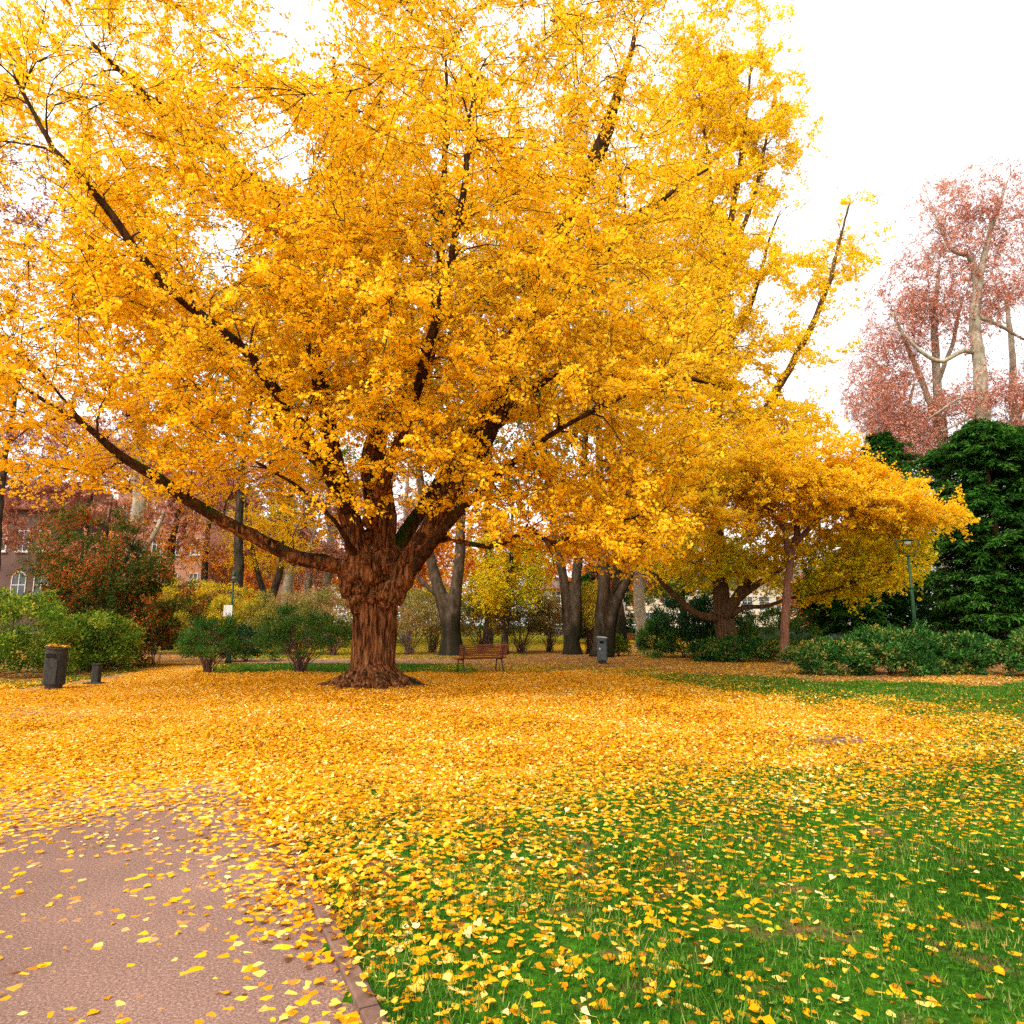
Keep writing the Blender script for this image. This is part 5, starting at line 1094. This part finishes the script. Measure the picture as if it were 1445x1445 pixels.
# park fence in the right distance
r = empty('park_fence', (0, 0, 0), 'low dark park fence far behind the laurel bushes', 'fence')
Yf = 60; x0, x1 = X(1030, Yf), X(1445, Yf)
MB().box(x0, x1, Yf - .03, Yf + .03, 1.22, 1.28).build('rail', M['iron'], r)
MB().box(x0, x1, Yf - .03, Yf + .03, .15, .21).build('rail', M['iron'], r)
MB().box(x0, x1, Yf - .008, Yf + .008, .212, 1.218).build('mesh_panel', plain('dark_green_fence_mesh', (.03, .05, .03)), r)
n = int((x1 - x0) / 2.2)
for i in range(n + 1):
    xx_ = x0 + i * (x1 - x0) / n
    MB().box(xx_ - .04, xx_ + .04, Yf - .09, Yf - .034, 0, 1.4).build('post', M['iron'], r)
def hedge(name, label, x0, x1, y, d, h, n, mat):
    r = empty(name, ((x0 + x1) / 2, y, 0), label, 'hedge')
    hx = (x1 - x0) / 2
    C = np.stack([rng.uniform(-hx, hx, n), rng.uniform(-d/2, d/2, n), h * rng.random(n) ** .5], 1)
    C[:, 2] += .06 * np.sin(C[:, 0] * 3) * (C[:, 2] > h * .8)
    mobj('leaves', leaf_mesh('leaves', C, rng.uniform(.12, .2, n), SH_OVAL), M[mat], r)
hedge('clipped_hedge', 'dark clipped hedge crossing the end of the branch path', X(868, 66), X(1010, 66), 66, .9, 1.15, 9000, 'darkgreen')
hedge('clipped_hedge', 'long clipped hedge behind the trunks in the far centre', X(380, 70), X(865, 70), 70, 1.0, 1.5, 16000, 'darkgreen')
# far-off wood closing the view
def far_wood(name, label, x0, x1, y, h, n, mat, size=(.35, .6)):
    k = int((x1 - x0) / 4); cx = np.linspace(x0, x1, k) + rng.normal(0, 1, k); cz = h * rng.uniform(.35, .65, k); rr = rng.uniform(.75, 1.2, k)
    i = rng.integers(0, k, n); d = norm(rng.normal(size=(n, 3))) * (rng.random(n) ** .4)[:, None]
    C = np.stack([cx[i] + d[:, 0] * 4.5 * rr[i], y + d[:, 1] * 3, cz[i] + d[:, 2] * cz[i] * .95 * rr[i]], 1); C[:, 2] = np.maximum(C[:, 2], .1)
    rnd = np.clip(rng.random(n) * .6 + rng.random(k)[i] * .5, 0, 1)
    return tag(mobj(name, leaf_mesh(name, C, rng.uniform(*size, n), SH_OVAL, rnd=rnd), M[mat]), label, 'trees', kind='stuff')
far_wood('far_trees', 'mass of rusty and yellow trees closing the far view', -110, -8, 84, 13, 30000, 'rust2')
far_wood('far_trees', 'mass of green and yellow trees closing the far view in the centre', -40, 30, 100, 11, 16000, 'olive')
far_wood('far_trees', 'mass of dark trees closing the far view on the right', 28, 110, 90, 12, 20000, 'darkgreen')

# ------------------------------------------------------------------ light
w = bpy.data.worlds.new('World'); scene.world = w; w.use_nodes = True; w.cycles.sampling_method = 'NONE'; nt = w.node_tree; N = nt.nodes; L = nt.links
for n in list(N): N.remove(n)
SUN_EL, SUN_AZ = radians(48), radians(215)     # azimuth clockwise from +Y: behind the camera, a little left
sky = N.new('ShaderNodeTexSky'); sky.sky_type = 'NISHITA'; sky.sun_disc = False; sky.sun_elevation = SUN_EL; sky.sun_rotation = SUN_AZ
sky.dust_density = 6; sky.air_density = 1; sky.ozone_density = 1
hs = N.new('ShaderNodeHueSaturation'); hs.inputs['Saturation'].default_value = .06; L.new(sky.outputs[0], hs.inputs['Color'])
bg = N.new('ShaderNodeBackground'); bg.inputs['Strength'].default_value = .10; L.new(hs.outputs[0], bg.inputs[0])
cl = N.new('ShaderNodeBackground'); cl.inputs['Color'].default_value = (1, .985, .98, 1); cl.inputs['Strength'].default_value = .75   # even cloud cover
ads = N.new('ShaderNodeAddShader'); L.new(bg.outputs[0], ads.inputs[0]); L.new(cl.outputs[0], ads.inputs[1])
ow = N.new('ShaderNodeOutputWorld'); L.new(ads.outputs[0], ow.inputs[0])
sl = bpy.data.lights.new('sun', 'SUN'); sl.energy = 1.5; sl.angle = radians(14); sl.color = (1, .95, .88)
so = bpy.data.objects.new('sun', sl); COL.objects.link(so)
dirv = np.array([sin(SUN_AZ) * cos(SUN_EL), cos(SUN_AZ) * cos(SUN_EL), sin(SUN_EL)])
from mathutils import Vector
so.rotation_euler = Vector(dirv).to_track_quat('Z', 'Y').to_euler(); so.location = (0, -5, 30)

cam = bpy.data.cameras.new('camera'); cam.sensor_width = 36; cam.lens = 36 * F; cam.clip_start = .05; cam.clip_end = 1500
co = bpy.data.objects.new('camera', cam); COL.objects.link(co); co.location = (0, 0, CAMZ); co.rotation_euler = (pi / 2 + PITCH, 0, 0)
scene.camera = co
scene.view_settings.view_transform = 'Standard'; scene.view_settings.look = 'None'; scene.view_settings.exposure = .80; scene.view_settings.gamma = 1
scene.render.engine = 'CYCLES'
c = scene.cycles; c.max_bounces = 4; c.diffuse_bounces = 3; c.glossy_bounces = 1; c.transmission_bounces = 4; c.transparent_max_bounces = 4; c.volume_bounces = 0
c.use_adaptive_sampling = True; c.adaptive_threshold = .02; c.use_denoising = False
c.caustics_reflective = False; c.caustics_refractive = False
scene.render.use_persistent_data = False
